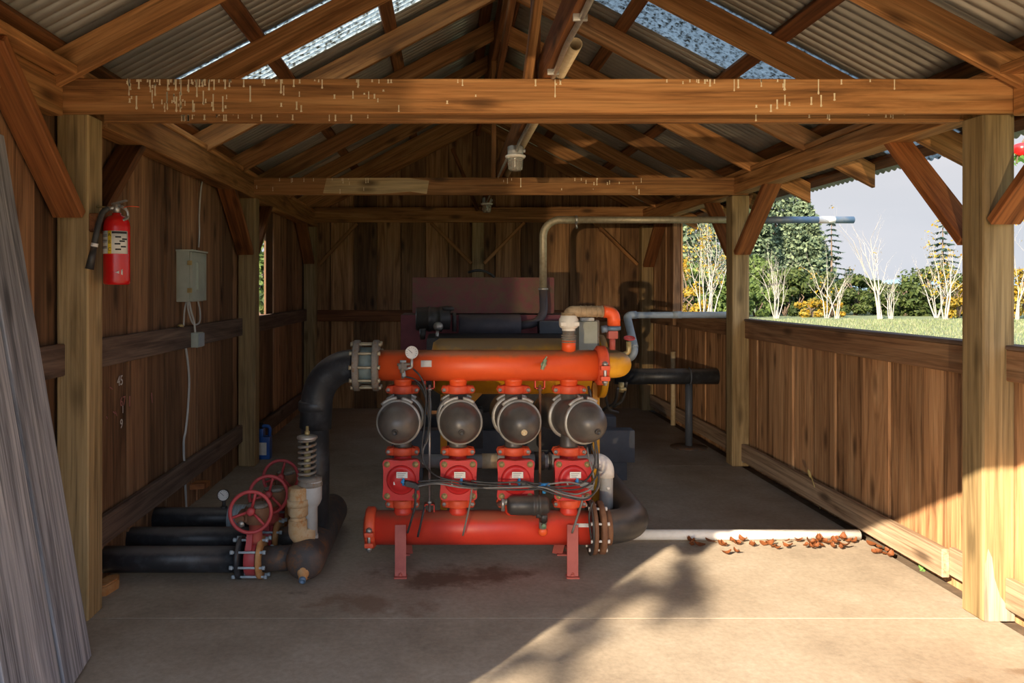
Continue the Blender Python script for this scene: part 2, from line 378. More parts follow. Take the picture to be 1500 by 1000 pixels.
    def prism(s, poly, o, ex, ey, depth, bevel=0):
        """poly in (ex,ey) plane at o, extruded by depth along ex x ey"""
        o = Vector(o); ex = Vector(ex).normalized(); ey = Vector(ey).normalized(); ez = ex.cross(ey)
        a = [s.b.verts.new(o+ex*x+ey*y) for x, y in poly]; b = [s.b.verts.new(o+ex*x+ey*y+ez*depth) for x, y in poly]
        fs = [s.b.faces.new(a[::-1]), s.b.faces.new(b)]; n = len(poly)
        for i in range(n): fs.append(s.b.faces.new((a[i], a[(i+1) % n], b[(i+1) % n], b[i])))
        if bevel: bmesh.ops.bevel(s.b, geom=list(fs[1].edges), offset=bevel, segments=2, affect='EDGES')
        return s
    def ball(s, c, r, sc=(1, 1, 1), seg=16):
        v = bmesh.ops.create_uvsphere(s.b, u_segments=seg, v_segments=seg*2//3, radius=r)['verts']
        bmesh.ops.transform(s.b, matrix=Matrix.Translation(Vector(c)) @ Matrix.Diagonal((*sc, 1)), verts=v); return s
    def quad(s, c, u, v):
        c = Vector(c); return s.b.faces.new([s.b.verts.new(c-u-v), s.b.verts.new(c+u-v), s.b.verts.new(c+u+v), s.b.verts.new(c-u+v)])
    def build(s, name, mat, parent=None, sharp=38, flat=False, loc=None):
        b = s.b
        if loc is not None: bmesh.ops.translate(b, vec=-Vector(loc), verts=b.verts)
        if not flat:
            for e in b.edges:
                if len(e.link_faces) == 2:
                    try:
                        if e.calc_face_angle() > math.radians(sharp): e.smooth = False
                    except ValueError: pass
            for f in b.faces: f.smooth = True
        me = bpy.data.meshes.new(name); b.to_mesh(me); b.free()
        if mat: me.materials.append(M[mat] if isinstance(mat, str) else mat)
        o = bpy.data.objects.new(name, me); COL.objects.link(o)
        if loc is not None: o.location = loc
        if parent: attach(o, parent)
        return o
WORLD = {}
def wmat(o):
    m = o.matrix_basis.copy()
    return (wmat(o.parent) @ o.matrix_parent_inverse @ m) if o.parent else m
def attach(o, p):
    """parent o (given in world coordinates) to p"""
    o.parent = p; o.matrix_parent_inverse = wmat(p).inverted()
def tag(o, label=None, cat=None, group=None, kind=None):
    if label: o['label'] = label
    if cat: o['category'] = cat
    if group: o['group'] = group
    if kind: o['kind'] = kind
    return o
def empty(name, loc, label, cat, group=None):
    o = bpy.data.objects.new(name, None); COL.objects.link(o); o.location = loc; o.empty_display_size = .1
    return tag(o, label, cat, group)
def struct(o): o['kind'] = 'structure'; return o
def copy_tree(o, parent=None):
    c = o.copy(); COL.objects.link(c)
    if parent:
        c.parent = parent; c.matrix_parent_inverse = o.matrix_parent_inverse.copy()
    for ch in list(o.children): copy_tree(ch, c)
    return c
def fillet(pts, R, n=8):
    pts = [Vector(p) for p in pts]; out = [pts[0]]
    for i in range(1, len(pts)-1):
        a, b, c = pts[i-1], pts[i], pts[i+1]; u = (a-b); v = (c-b); lu, lv = u.length, v.length; u.normalize(); v.normalize()
        ang = u.angle(v); t = min(R/math.tan(ang/2), lu*.49 if i > 1 else lu*.98, lv*.49 if i < len(pts)-2 else lv*.98); r = t*math.tan(ang/2)
        bis = (u+v).normalized(); cen = b + bis*(r/math.sin(ang/2)); s0 = b+u*t-cen; s1 = b+v*t-cen
        q = s0.rotation_difference(s1)
        for k in range(n+1):
            out.append(cen + Quaternion().slerp(q, k/n) @ s0)
    out.append(pts[-1]); return out
def curve_pts(pts, n=8):
    """smooth curve through points (Catmull-Rom)"""
    p = [Vector(q) for q in pts]; p = [2*p[0]-p[1]] + p + [2*p[-1]-p[-2]]; out = []
    for i in range(1, len(p)-2):
        for k in range(n):
            t = k/n; a, b, c, d = p[i-1], p[i], p[i+1], p[i+2]
            out.append(.5*((2*b)+(c-a)*t+(2*a-5*b+4*c-d)*t*t+(3*b-a-3*c+d)*t**3))
    out.append(p[-2]); return out

def timber(name, p0, p1, w, h, mat, label, cat, group=None, up=(0, 0, 1), parent=None, plumb=0, bev=.005):
    """a squared timber whose length is its own X axis; w across, h along up"""
    p0 = Vector(p0); p1 = Vector(p1); ax = (p1-p0); L = ax.length; ax.normalize()
    sd = Vector(up).cross(ax).normalized(); u = ax.cross(sd)
    b = MB(); t = math.tan(plumb)
    vs = []
    for x in (0, L):
        for y, z in ((-w/2, -h/2), (w/2, -h/2), (w/2, h/2), (-w/2, h/2)): vs.append(b.b.verts.new((x+z*t, y, z)))
    for f in ((3, 2, 1, 0), (4, 5, 6, 7), (0, 1, 5, 4), (1, 2, 6, 5), (2, 3, 7, 6), (3, 0, 4, 7)): b.b.faces.new([vs[i] for i in f])
    bmesh.ops.bevel(b.b, geom=list(b.b.edges), offset=bev, segments=1, affect='EDGES')
    o = b.build(name, mat, flat=True)
    o.matrix_world = Matrix.Translation(p0) @ Matrix((ax, sd, u)).transposed().to_4x4()
    if parent: attach(o, parent)
    elif label: tag(o, label, cat, group)
    return o

# ------------------------------------------------------------------ building dimensions
XL, XR = -1.61, 2.42            # inner faces of the post rows
PW = .145
ROWS = (.73, 3.45, 6.47, 9.45)  # front faces of the posts
RX, SL = .405, .525             # ridge line and roof slope
ZP = 2.44                       # top of the wall plates
def zb_l(x): return ZP + SL*(x+1.60)          # underside of a left rafter
def zb_r(x): return ZP - SL*(x-2.41)
ANG = math.atan(SL)
BACK = 9.62
XEL, XER = -2.24, 3.05

# ------------------------------------------------------------------ floor and ground
m = MB()
ys = [-2.2, .76, 3.49, 6.50, 9.75]
for a, b_ in zip(ys, ys[1:]):
    m.box2((-1.95, a+.0025, -.12), (2.50, b_-.0025, 0), .003)
floor = struct(m.build('floor', 'concrete', flat=True))
g = MB(); g.box2((-1.94, -2.19, -.125), (2.49, 9.74, -.012)); struct(g.build('slab_base', 'dirt', flat=True))
g = MB(); g.b.faces.new([g.b.verts.new(v) for v in ((-400, -400, -.05), (500, -400, -.05), (500, 700, -.05), (-400, 700, -.05))])
struct(g.build('ground', 'meadow', flat=True))
g = MB(); g.box2((-9, -14, -.06), (9, -2.2, -.03)); struct(g.build('yard', 'yard', flat=True))
g = MB(); g.box2((2.44, -2.2, -.06), (2.75, 9.8, -.022)); struct(g.build('dirt_strip', 'dirt', flat=True))

# ------------------------------------------------------------------ walls
def boards(m, axis, pos, a, b, wid, zlo, zhi, alt=.012, th=.02, jit=.02, cuts=None):
    t = a
    k = 0
    while t < b-.03:
        w = min(wid*random.uniform(1-jit*4, 1+jit*4), b-t)
        off = alt*(k % 2)*random.uniform(.4, 1.1)
        segs = [(zlo(t+w/2), zhi(t+w/2))]
        if cuts:
            for (c0, c1, z0, z1) in cuts:
                if t+w/2 > c0 and t+w/2 < c1: segs = [(segs[0][0], z0), (z1, segs[0][1])]
        for s0, s1 in segs:
            if s1-s0 < .05: continue
            if axis == 'Y': m.box2((pos+off, t+.006, s0), (pos+off+(th if pos > 0 else -th), t+w-.006, s1), .004)
            else: m.box2((t+.006, pos+off, s0), (t+w-.006, pos+off+th, s1), .004)
        t += w; k += 1
def battens(m, axis, pos, a, b, zlo, zhi, cuts=None, th=.018):
    """solid outer skin so that no daylight shows through the joints"""
    t = a
    while t < b-.01:
        w = min(.3, b-t); segs = [(zlo(t+w/2), zhi(t+w/2))]
        if cuts:
            for (c0, c1, z0, z1) in cuts:
                if t+w/2 > c0 and t+w/2 < c1: segs = [(segs[0][0], z0), (z1, segs[0][1])]
        for s0, s1 in segs:
            if s1-s0 < .05: continue
            if axis == 'Y': m.box2((pos, t, s0), (pos+math.copysign(th, pos), t+w, s1))
            else: m.box2((t, pos, s0), (t+w, pos+th, s1))
        t += w
WXL = XL-PW-.005; WXR = XR+PW+.004
lc = [(6.62, 7.64, 1.25, 2.10)]
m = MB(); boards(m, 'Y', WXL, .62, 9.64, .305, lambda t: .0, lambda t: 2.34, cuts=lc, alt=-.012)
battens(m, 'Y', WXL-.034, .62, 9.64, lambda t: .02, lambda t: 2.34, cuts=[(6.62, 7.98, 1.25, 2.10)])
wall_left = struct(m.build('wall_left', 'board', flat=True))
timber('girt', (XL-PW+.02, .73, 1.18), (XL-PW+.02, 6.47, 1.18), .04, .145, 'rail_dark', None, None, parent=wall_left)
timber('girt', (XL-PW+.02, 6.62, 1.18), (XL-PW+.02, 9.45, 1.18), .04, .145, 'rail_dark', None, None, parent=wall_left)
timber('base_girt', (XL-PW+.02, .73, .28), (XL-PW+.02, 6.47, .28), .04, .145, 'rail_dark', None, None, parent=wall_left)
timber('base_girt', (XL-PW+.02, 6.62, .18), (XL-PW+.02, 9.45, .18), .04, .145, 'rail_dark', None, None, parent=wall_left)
# right wall: half height with an open bay above the rail, full height at the back corner
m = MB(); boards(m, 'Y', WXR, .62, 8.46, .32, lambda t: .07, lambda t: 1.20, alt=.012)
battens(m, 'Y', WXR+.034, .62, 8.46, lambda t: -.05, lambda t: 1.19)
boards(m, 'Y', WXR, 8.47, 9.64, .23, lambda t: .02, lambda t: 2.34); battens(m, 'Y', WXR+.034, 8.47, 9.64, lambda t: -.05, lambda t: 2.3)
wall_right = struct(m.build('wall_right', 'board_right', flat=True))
gx = XR+PW-.02
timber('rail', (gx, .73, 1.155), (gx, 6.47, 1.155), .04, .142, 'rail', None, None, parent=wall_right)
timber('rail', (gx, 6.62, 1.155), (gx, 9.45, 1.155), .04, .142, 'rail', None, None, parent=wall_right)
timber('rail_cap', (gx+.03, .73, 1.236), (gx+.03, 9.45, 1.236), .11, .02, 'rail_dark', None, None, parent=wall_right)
timber('base_board', (gx-.03, 3.85, .12), (gx-.03, 6.47, .12), .04, .145, 'base', None, None, parent=wall_right)
timber('base_board', (gx+.005, 3.6, .13), (gx+.005, 3.86, .13), .035, .14, 'base', None, None, parent=wall_right)
timber('base_board', (gx-.01, .8, .13), (gx-.01, 3.45, .13), .035, .14, 'base', None, None, parent=wall_right)
timber('base_board', (gx-.01, 6.62, .13), (gx-.01, 9.45, .13), .035, .14, 'base', None, None, parent=wall_right)
timber('window_jamb', (XR+.11, 8.45, 1.1), (XR+.11, 8.45, 2.36), .08, .11, 'rail', None, None, up=(0, 1, 0), parent=wall_right)
# back wall
zt = lambda x: min(zb_l(x), zb_r(x))+.12
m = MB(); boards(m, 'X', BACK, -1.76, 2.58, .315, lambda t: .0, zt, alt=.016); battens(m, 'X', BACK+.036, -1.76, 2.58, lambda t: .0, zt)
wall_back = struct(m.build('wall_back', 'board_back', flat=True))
# boarded gable above the way in (behind the photographer)
m = MB(); boards(m, 'X', .66, -1.9, 2.7, .315, lambda t: 2.26, zt, alt=.01); battens(m, 'X', .69, -1.9, 2.7, lambda t: 2.28, zt)
struct(m.build('wall_front_gable', 'board_back', flat=True))
timber('girt', (XL, BACK-.02, 1.165), (RX-.1, BACK-.02, 1.165), .04, .14, 'timber_dark', None, None, up=(0, 0, 1), parent=wall_back)
timber('girt', (RX+.1, BACK-.02, 1.165), (XR, BACK-.02, 1.165), .04, .14, 'timber_dark', None, None, up=(0, 0, 1), parent=wall_back)

# chalk marks on the left wall
def text(body, name, mat, loc, rot, size, parent, ext=.0006):
    c = bpy.data.curves.new(name, 'FONT'); c.body = body; c.size = size; c.extrude = ext; c.align_x = 'CENTER'; c.align_y = 'CENTER'
    t_ = bpy.data.objects.new(name, c); COL.objects.link(t_); me = bpy.data.meshes.new_from_object(t_.evaluated_get(bpy.context.evaluated_depsgraph_get()))
    bpy.data.objects.remove(t_); me.materials.clear(); me.materials.append(M[mat]); me.name = name
    o = bpy.data.objects.new(name, me); COL.objects.link(o); o.location = loc; o.rotation_euler = rot
    attach(o, parent); return o
def wall_text(body, px, py, size, mat):
    d = (WXL+.004)*F/(px-VX); p = P(px, py, d); p.x = WXL+.004
    return text(body, 'chalk_writing', mat, p, (PI/2, 0, PI/2), size, wall_left)
wall_text('45', 176, 558, .075, 'chalk'); wall_text('67', 180, 588, .07, 'chalk_red'); wall_text('1', 180, 600, .06, 'chalk'); wall_text('9', 178, 621, .07, 'chalk')
m = MB()
for (x0, y0, x1, y1) in ((166, 603, 169, 606), (169, 602, 171, 609), (190, 580, 190, 595), (222, 575, 223, 590), (161, 567, 165, 570), (156, 610, 157, 613)):
    pts = []
    for t in (0, .5, 1):
        px, py = x0+(x1-x0)*t, y0+(y1-y0)*t; d = (WXL+.003)*F/(px-VX); p = P(px, py, d); p.x = WXL+.003; pts.append(p)
    m.tube(pts, .003, 6)
m.build('chalk_scribble', 'chalk_red', wall_left)

# ------------------------------------------------------------------ timber frame
SIDE = {'l': XL-PW/2, 'r': XR+PW/2}
ROWN = {1: 'nearest', 2: 'second', 3: 'back corner'}
for i, y in enumerate(ROWS):
    for s, xc in SIDE.items():
        sn = 'left' if s == 'l' else 'right'
        lab = {(1, 'l'): 'square olive post beside the fire extinguisher on the left', (1, 'r'): 'square post at front right, sunlit with a worn pale foot',
               (2, 'l'): 'square post on the left behind the grey electrical box, blue jug beyond it', (2, 'r'): 'square post in the middle of the open right side, metal bracket at its foot',
               (3, 'l'): 'post in the dark back left corner', (3, 'r'): 'post in the dark back right corner',
               (0, 'l'): 'post at the front gable on the left side', (0, 'r'): 'post at the front gable on the right side'}[(i, s)]
        timber('post', (xc, y+PW/2, 0), (xc, y+PW/2, 2.29), PW, PW, 'post', lab, 'post', 'roof posts', up=(0, 1, 0), bev=.007)
po = timber('post', (.397, BACK-.1, 0), (.397, BACK-.1, 2.33), .145, .145, 'post', 'post standing in the middle of the back wall behind the hood', 'post', 'roof posts', up=(0, 1, 0))
b = MB(); b.box((XR+.10, 6.464, .10), (.035, .006, .13), None, .002)
for k in range(3): b.cyl((XR+.10, 6.462, .06+.04*k), (XR+.10, 6.456, .06+.04*k), .006, seg=8)
for q in bpy.data.objects:
    if q.name.startswith('post') and q.get('label', '').startswith('square post in the middle of the open'): attach_to = q
b.build('foot_bracket', 'steel', attach_to)
M['worn'] = wood('bleached post foot', (.24, .19, .13), (.36, .31, .24), (.44, .40, .33), 'Z', knots=.2)
for q in bpy.data.objects:
    if q.name.startswith('post') and 'front right' in q.get('label', ''): attach_to = q
b = MB(); b.prism([(.004, .004), (.142, .004), (.142, .05), (.11, .07), (.075, .12), (.05, .20), (.04, .29), (.022, .33), (.014, .28), (.004, .25)], (XR, 3.4495, 0), (1, 0, 0), (0, 0, 1), .0012)
o = b.build('worn_patch', 'worn', attach_to, flat=True); o['label'] = 'bleached worn wood at the foot'
# wall plates
for s_, xc, xn, sn in (('l', XL-.065, XL-.155, 'left wall'), ('r', XR+.065, XR+.165, 'open right side')):
    timber('plate_beam', (xn, .3, 2.35), (xn, 3.405, 2.35), .13, .165, 'timber', f'front length of beam on the {sn}, ending at the nearest cross beam', 'beam')
    timber('plate_beam', (xc, 3.64, 2.35 if s_ == 'l' else 2.367), (xc, 9.62, 2.35 if s_ == 'l' else 2.367), .13, .17 if s_ == 'l' else .135, 'timber', f'long beam under the rafters of the {sn}, behind the nearest cross beam', 'beam')
    xt = XL-.0725 if s_ == 'l' else XR+.0725
    timber('top_plate', (xt, .3, 2.457), (xt, 9.62, 2.457), .15, .038, 'timber', f'thin flat board lying on the beam of the {sn} below the rafter ends', 'board')
# cross ties
tie = timber('cross_beam', (-1.757, 3.43, 2.36), (2.57, 3.43, 2.36), .04, .152, 'timber', 'front face of the nearest cross beam, streaked with bird droppings', 'beam', bev=.004)
tie_b = timber('cross_beam', (XL, 3.62, 2.36), (XR, 3.62, 2.36), .04, .152, 'timber', 'thin beam seen just under the nearest cross beam, behind it', 'beam', bev=.004)
tie2 = timber('cross_beam', (-1.748, 6.45, 2.362), (2.545, 6.45, 2.362), .04, .146, 'timber', 'second cross beam with a pale worn patch left of centre', 'beam', bev=.004)
timber('cross_beam', (XL-.02, 9.43, 2.41), (XR+.03, 9.43, 2.41), .04, .185, 'timber', 'farthest cross beam along the back wall above the hood', 'beam', bev=.004)
timber('cross_beam', (-1.757, .71, 2.325), (2.57, .71, 2.325), .04, .15, 'timber', 'cross beam of the front gable above the way in', 'beam', bev=.004)
# bird droppings on the nearest ties: many small runs
def drips(par, y, z0, z1, runs):
    b = MB()
    for (x0, x1, n) in runs:
        for _ in range(n):
            x = random.uniform(x0, x1); z = random.choice([z1-.004, random.uniform(z0+.03, z1)]); L = min(random.choice([.012, .02, .03, .045, .07])*random.uniform(.6, 1.2), z-z0-.002); w = random.uniform(.002, .0042)
            if L < .006: continue
            pts = [(-w, 0), (-w*.7, -L*.7), (-w*1.5, -L*.92), (0, -L), (w*1.5, -L*.92), (w*.7, -L*.7), (w, 0)]
            b.prism([(-q[0], q[1]) for q in pts], (x, y, z), (-1, 0, 0), (0, 0, 1), .0015) if False else b.prism(pts[::-1], (x, y-.0003, z), (1, 0, 0), (0, 0, 1), .0016)
    o = b.build('bird_droppings', 'drop', par, flat=True); o['kind'] = 'stuff'; o['label'] = 'cream streaks of bird droppings'
drips(tie, 3.41, 2.284, 2.436, [(-1.42, -.95, 62), (-.9, -.3, 28), (-.3, .1, 8), (.1, 1.2, 8), (1.05, 2.0, 26), (-1.42, -1.1, 22)])
drips(tie_b, 3.60, 2.285, 2.33, [(-1.3, -1.0, 22), (-1, -.2, 10), (1.2, 2.2, 9)])
drips(tie2, 6.43, 2.29, 2.434, [(-1.6, -.6, 16), (.4, 1.9, 14), (.9, 1.4, 5)])
# paler worn patch on the second tie: a nailed-on scab of pale wood
M['pale'] = wood('pale sapwood', (.30, .19, .08), (.48, .34, .17), (.6, .45, .25), 'X', knots=.9)
b = MB(); b.prism([(-1.03, -.060), (-.56, -.066), (-.30, -.045), (-.16, -.066), (-.14, .045), (-.3, .068), (-.62, .069), (-1.0, .066)], (0, 6.4285, 2.362), (1, 0, 0), (0, 0, 1), -.0012)
o = b.build('worn_patch', 'pale', tie2, flat=True); o['label'] = 'pale worn patch'
# rafters
RY = [3.36, 4.275, 5.19, 6.105, 7.02, 7.935, 8.85, 9.53]
ordn = ['first', 'second', 'third', 'fourth', 'fifth', 'sixth', 'seventh', 'eighth']
dz = .07/math.cos(ANG)
for i, y in enumerate(RY):
    timber('rafter', (-2.09, y, zb_l(-2.09)+dz), (RX-.02, y, zb_l(RX-.02)+dz), .04, .14, 'timber', f'{ordn[i]} sloping rafter from the front on the left half of the roof', 'rafter', 'left rafters', plumb=ANG, bev=.004)
    timber('rafter', (2.90, y, zb_r(2.90)+dz), (RX+.02, y, zb_r(RX+.02)+dz), .04, .14, 'timber', f'{ordn[i]} sloping rafter from the front on the right half of the roof', 'rafter', 'right rafters', plumb=ANG, bev=.004)
timber('ridge_board', (RX, .3, 3.52), (RX, 9.62, 3.52), .04, .2, 'timber_dark', 'ridge board at the peak where the rafters meet', 'beam')
# purlins flat on top of the rafters
top = .14/math.cos(ANG)
for j, (off, nm) in enumerate(((.10, 'beside the ridge'), (.78, 'upper'), (1.46, 'middle'), (2.12, 'over the wall plate'), (2.52, 'at the eave'))):
    for s in (-1, 1):
        xx = RX+s*off
        zz = (zb_l(xx) if s < 0 else zb_r(xx))+top+.02
        timber('purlin', (xx, .3, zz), (xx, 9.62, zz), .09, .038, 'timber_dark', f'{nm} purlin strip under the {"left" if s < 0 else "right"} roof sheets', 'purlin', 'roof purlins', up=(s*math.sin(ANG), 0, math.cos(ANG)))
# corrugated roofing
def corr(name, side, y0, y1, mat):
    b = MB(); pit = .068; n = int((y1-y0)/pit*10); prev = None
    nx = 6
    for i in range(n+1):
        y = y0+(y1-y0)*i/n; h = .012*(1-2*abs(math.sin(PI*(y-y0)/pit))**.75)
        row = []
        for k in range(nx+1):
            x = RX+side*.0 + (XEL-RX if side < 0 else XER-RX)*k/nx
            z = (zb_l(x) if side < 0 else zb_r(x))+top+.053+h
            row.append(b.b.verts.new((x, y, z)))
        if prev:
            for k in range(nx):
                f = (prev[k], prev[k+1], row[k+1], row[k]); b.b.faces.new(f if side < 0 else f[::-1])
        prev = row
    o = b.build(name, mat, sharp=80); md = o.modifiers.new('thickness', 'SOLIDIFY'); md.thickness = .0015; md.offset = 1
    return o
SK0, SK1 = 4.318, 5.032
for s, nm in ((-1, 'left'), (1, 'right')):
    o = struct(corr('ceiling_'+nm, s, .25, SK0, 'roof'))
    struct(corr('ceiling_'+nm, s, SK1, 9.8, 'roof'))
    tag(corr('skylight_sheet', s, SK0-.02, SK1+.02, 'fibre'), f'translucent mottled roof sheet on the {nm} slope behind the second rafter', 'skylight', 'skylight sheets')
b = MB(); b.prism([(-.16, -.05), (0, .04), (.16, -.05), (.16, -.047), (0, .044), (-.16, -.047)], (RX, .25, 3.75), (1, 0, 0), (0, 0, 1), -9.5); struct(b.build('trim_ridge', 'roof', flat=True))
# king posts and struts of the trusses
timber('king_post', (.374, 3.53, 2.44), (.50, 3.53, 3.42), .04, .14, 'timber', 'upright strut rising from the nearest cross beam to the ridge', 'strut', up=(0, 1, 0))
timber('king_post', (.43, 3.67, 2.44), (.43, 3.67, 3.5), .04, .09, 'timber_dark', 'dark upright just right of the leaning strut over the nearest cross beam', 'strut', up=(0, 1, 0))
timber('king_post', (RX, 6.50, 2.30), (RX, 6.50, 3.46), .04, .09, 'timber', 'upright strut rising from the second cross beam to the ridge', 'strut', up=(0, 1, 0))
timber('truss_brace', (.40, 6.42, 3.05), (.435, 4.6, 3.44), .04, .09, 'timber_dark', 'slanting brace under the ridge between the first two trusses', 'brace')
timber('truss_brace', (.39, 9.3, 2.45), (.08, 9.3, 3.2), .04, .09, 'timber_dark', 'dark slanting brace in the back gable', 'brace', up=(0, 1, 0))
# knee braces along the plates
def knee(s, y0, dy, z0, z1, mat, label):
    xc = SIDE[s]; t = .045; sg = math.copysign(1, dy)
    a = Vector((xc, y0, z0)); c = Vector((xc, y0+dy, z1))
    o = timber('knee_brace', a, c, .135, t, mat, label, 'brace', 'knee braces', up=(0, 0, 1))
    return o
knee('l', 3.425, -.62, 1.83, 2.42, 'brace', 'knee brace at upper left leaning from the front post toward the camera')
knee('l', 3.62, .62, 1.83, 2.38, 'timber_dark', 'knee brace behind the extinguisher post, dark olive')
knee('l', 6.445, -.66, 1.80, 2.36, 'brace', 'red brown knee brace on the left post behind the electrical box')
knee('l', 6.64, .62, 1.82, 2.38, 'timber_dark', 'knee brace beside the left window slot')
knee('l', 9.42, -.62, 1.82, 2.38, 'timber_dark', 'knee brace in the dark back left corner')
knee('r', 3.425, -.62, 1.80, 2.38, 'brace', 'knee brace at the right edge of the photo leaning toward the camera')
knee('r', 3.62, .66, 1.72, 2.36, 'brace', 'blackish knee brace against the sky behind the front right post')
knee('r', 6.445, -.66, 1.80, 2.36, 'brace', 'red brown knee brace on the middle right post, facing the camera')
knee('r', 6.64, .62, 1.80, 2.38, 'timber_dark', 'knee brace behind the middle right post beside the exhaust pipe')
knee('r', 9.42, -.62, 1.78, 2.36, 'timber_dark', 'knee brace in the dark back right corner')
# thin braces on the back wall
def thin(a, c, label): timber('wall_brace', P(*a, 9.38), P(*c, 9.38), .04, .045, 'timber', label, 'brace', 'thin braces on the back wall', up=(0, 1, 0))
thin((523, 327), (466, 389), 'thin slanting brace on the back wall, far left')
thin((631, 326), (691, 386), 'thin slanting brace left of the middle back post')
thin((768, 326), (709, 386), 'thin slanting brace right of the middle back post')
thin((870, 325), (934, 388), 'thin slanting brace on the back wall beside the right corner')

# block the extinguisher hangs on
timber('mounting_block', (XL+.02, 3.45, 1.80), (XL+.02, 3.62, 1.80), .04, .085, 'timber_dark', 'short brown wood block nailed to the front left post', 'block')

# =================================================================== MACHINERY
def bolt(b, p, ax, r=.011, h=.012, shank=0):
    p = Vector(p); ax = Vector(ax).normalized()
    b.lathe([(r, 0), (r, h*.8), (r*.8, h)], p, ax, 6)
    b.lathe([(r*.55, h), (r*.5, h*1.5)], p, ax, 8)
def ring_bolts(b, c, ax, R, n, L, r=.009, a0=.2):
    """through bolts around a flange pair"""
    c = Vector(c); q = Vector((0, 0, 1)).rotation_difference(Vector(ax).normalized()); ax = Vector(ax).normalized()
    for k in range(n):
        a = a0+2*PI*k/n; o = c + q @ Vector((R*math.cos(a), R*math.sin(a), 0))
        b.cyl(o-ax*L/2, o+ax*L/2, r*.6, seg=8); b.cyl(o-ax*L/2, o-ax*(L/2-r*1.4), r, seg=6); b.cyl(o+ax*(L/2-r*1.4), o+ax*L/2, r, seg=6)
YM = 4.15; ZB = 1.5-349*YM/F; ZT = 1.5-112*YM/F; RB = .0905; RT = .0835
def XM(px, y=YM): return (px-VX)*y/F
CX = [XM(590), XM(671), XM(752), XM(833)]
st = empty('filter_station', (XM(700), YM, 0), 'red bank of four black filters between two red pipes on the concrete floor', 'filter station')
# lower header
x0, x1 = XM(545), XM(866)
b = MB(); b.cyl((x0, YM, ZB), (x1, YM, ZB), RB, seg=40)
for cx in CX: b.lathe([(.056, 0), (.048, .014), (.046, .03), (.046, .07)], (cx, YM, ZB+RB-.012), (0, 0, 1), 24)
lower = b.build('lower_pipe', 'red', st)
# upper header
u0, u1 = XM(555), XM(878)
b = MB(); b.cyl((u0, YM, ZT), (u1, YM, ZT), RT, seg=40)
for cx in CX: b.lathe([(.056, 0), (.049, .014), (.046, .03), (.046, .055)], (cx, YM, ZT-RT+.012), (0, 0, -1), 24)
b.lathe([(.038, 0), (.038, .07)], (XM(833), YM, ZT+RT-.012), (0, 0, 1), 24)
upper = b.build('upper_pipe', 'orange', st); upper['label'] = 'orange upper pipe with faded dusty top'
# small brackets holding the tie rods
def bracket(cx, cy, z, zdir):
    b = MB(); w = .028
    b.box2((cx-w, cy-.02, z), (cx-w+.006, cy+.02, z+zdir*.05)); b.box2((cx+w-.006, cy-.02, z), (cx+w, cy+.02, z+zdir*.05)); b.box2((cx-w, cy-.02, z+zdir*.044), (cx+w, cy+.02, z+zdir*.05))
    b.build('rod_bracket', 'red', st)
YR = 4.10
for px in (629, 792):
    xx = XM(px, YR); bracket(xx, YM, ZT-RT+.008, -1); bracket(xx, YM, ZB+RB-.01, 1)
    b = MB(); b.cyl((xx, YR+.03, ZB+RB), (xx, YR+.03, ZT-RT-.02), .007, seg=10)
    for z in (ZT-RT-.05, ZB+RB+.045): b.lathe([(.014, 0), (.014, .012)], (xx, YR+.03, z), (0, 0, 1), 6)
    b.build('tie_rod', 'steel' if px < 700 else 'rust', st)
# grooved couplings on each column
def coupling(cx, z, parent, mat='clamp', y=YM, yaw=0):
    b = MB(); h = .043
    b.lathe([(.050, -h/2), (.060, -h/2), (.063, -h/2+.006), (.063, h/2-.006), (.060, h/2), (.050, h/2)], (cx, y, z), (0, 0, 1), 28)
    for sg in (-1, 1):
        poly = [(.05, -.021), (.083, -.017), (.092, 0), (.083, .017), (.05, .021)]
        poly = [(sg*p, q) for p, q in poly]
        if sg < 0: poly = poly[::-1]
        b.prism(poly, (cx, y+.022, z), (1, 0, 0), (0, 0, 1), -.0 if False else .02); b.prism(poly, (cx, y-.022, z), (1, 0, 0), (0, 0, 1), -.0 if False else .02)
    c = b.build('coupling', mat, parent)
    for sg in (-1, 1):
        b = MB(); bolt(b, (cx+sg*.076, y-.040, z), (0, -1, 0), .0115, .012); b.cyl((cx+sg*.076, y-.04, z), (cx+sg*.076, y+.04, z), .006, seg=8)
        b.build('bolt', 'steel', c)
    return c
zc1, zc2, zc3 = .958, .626, .346
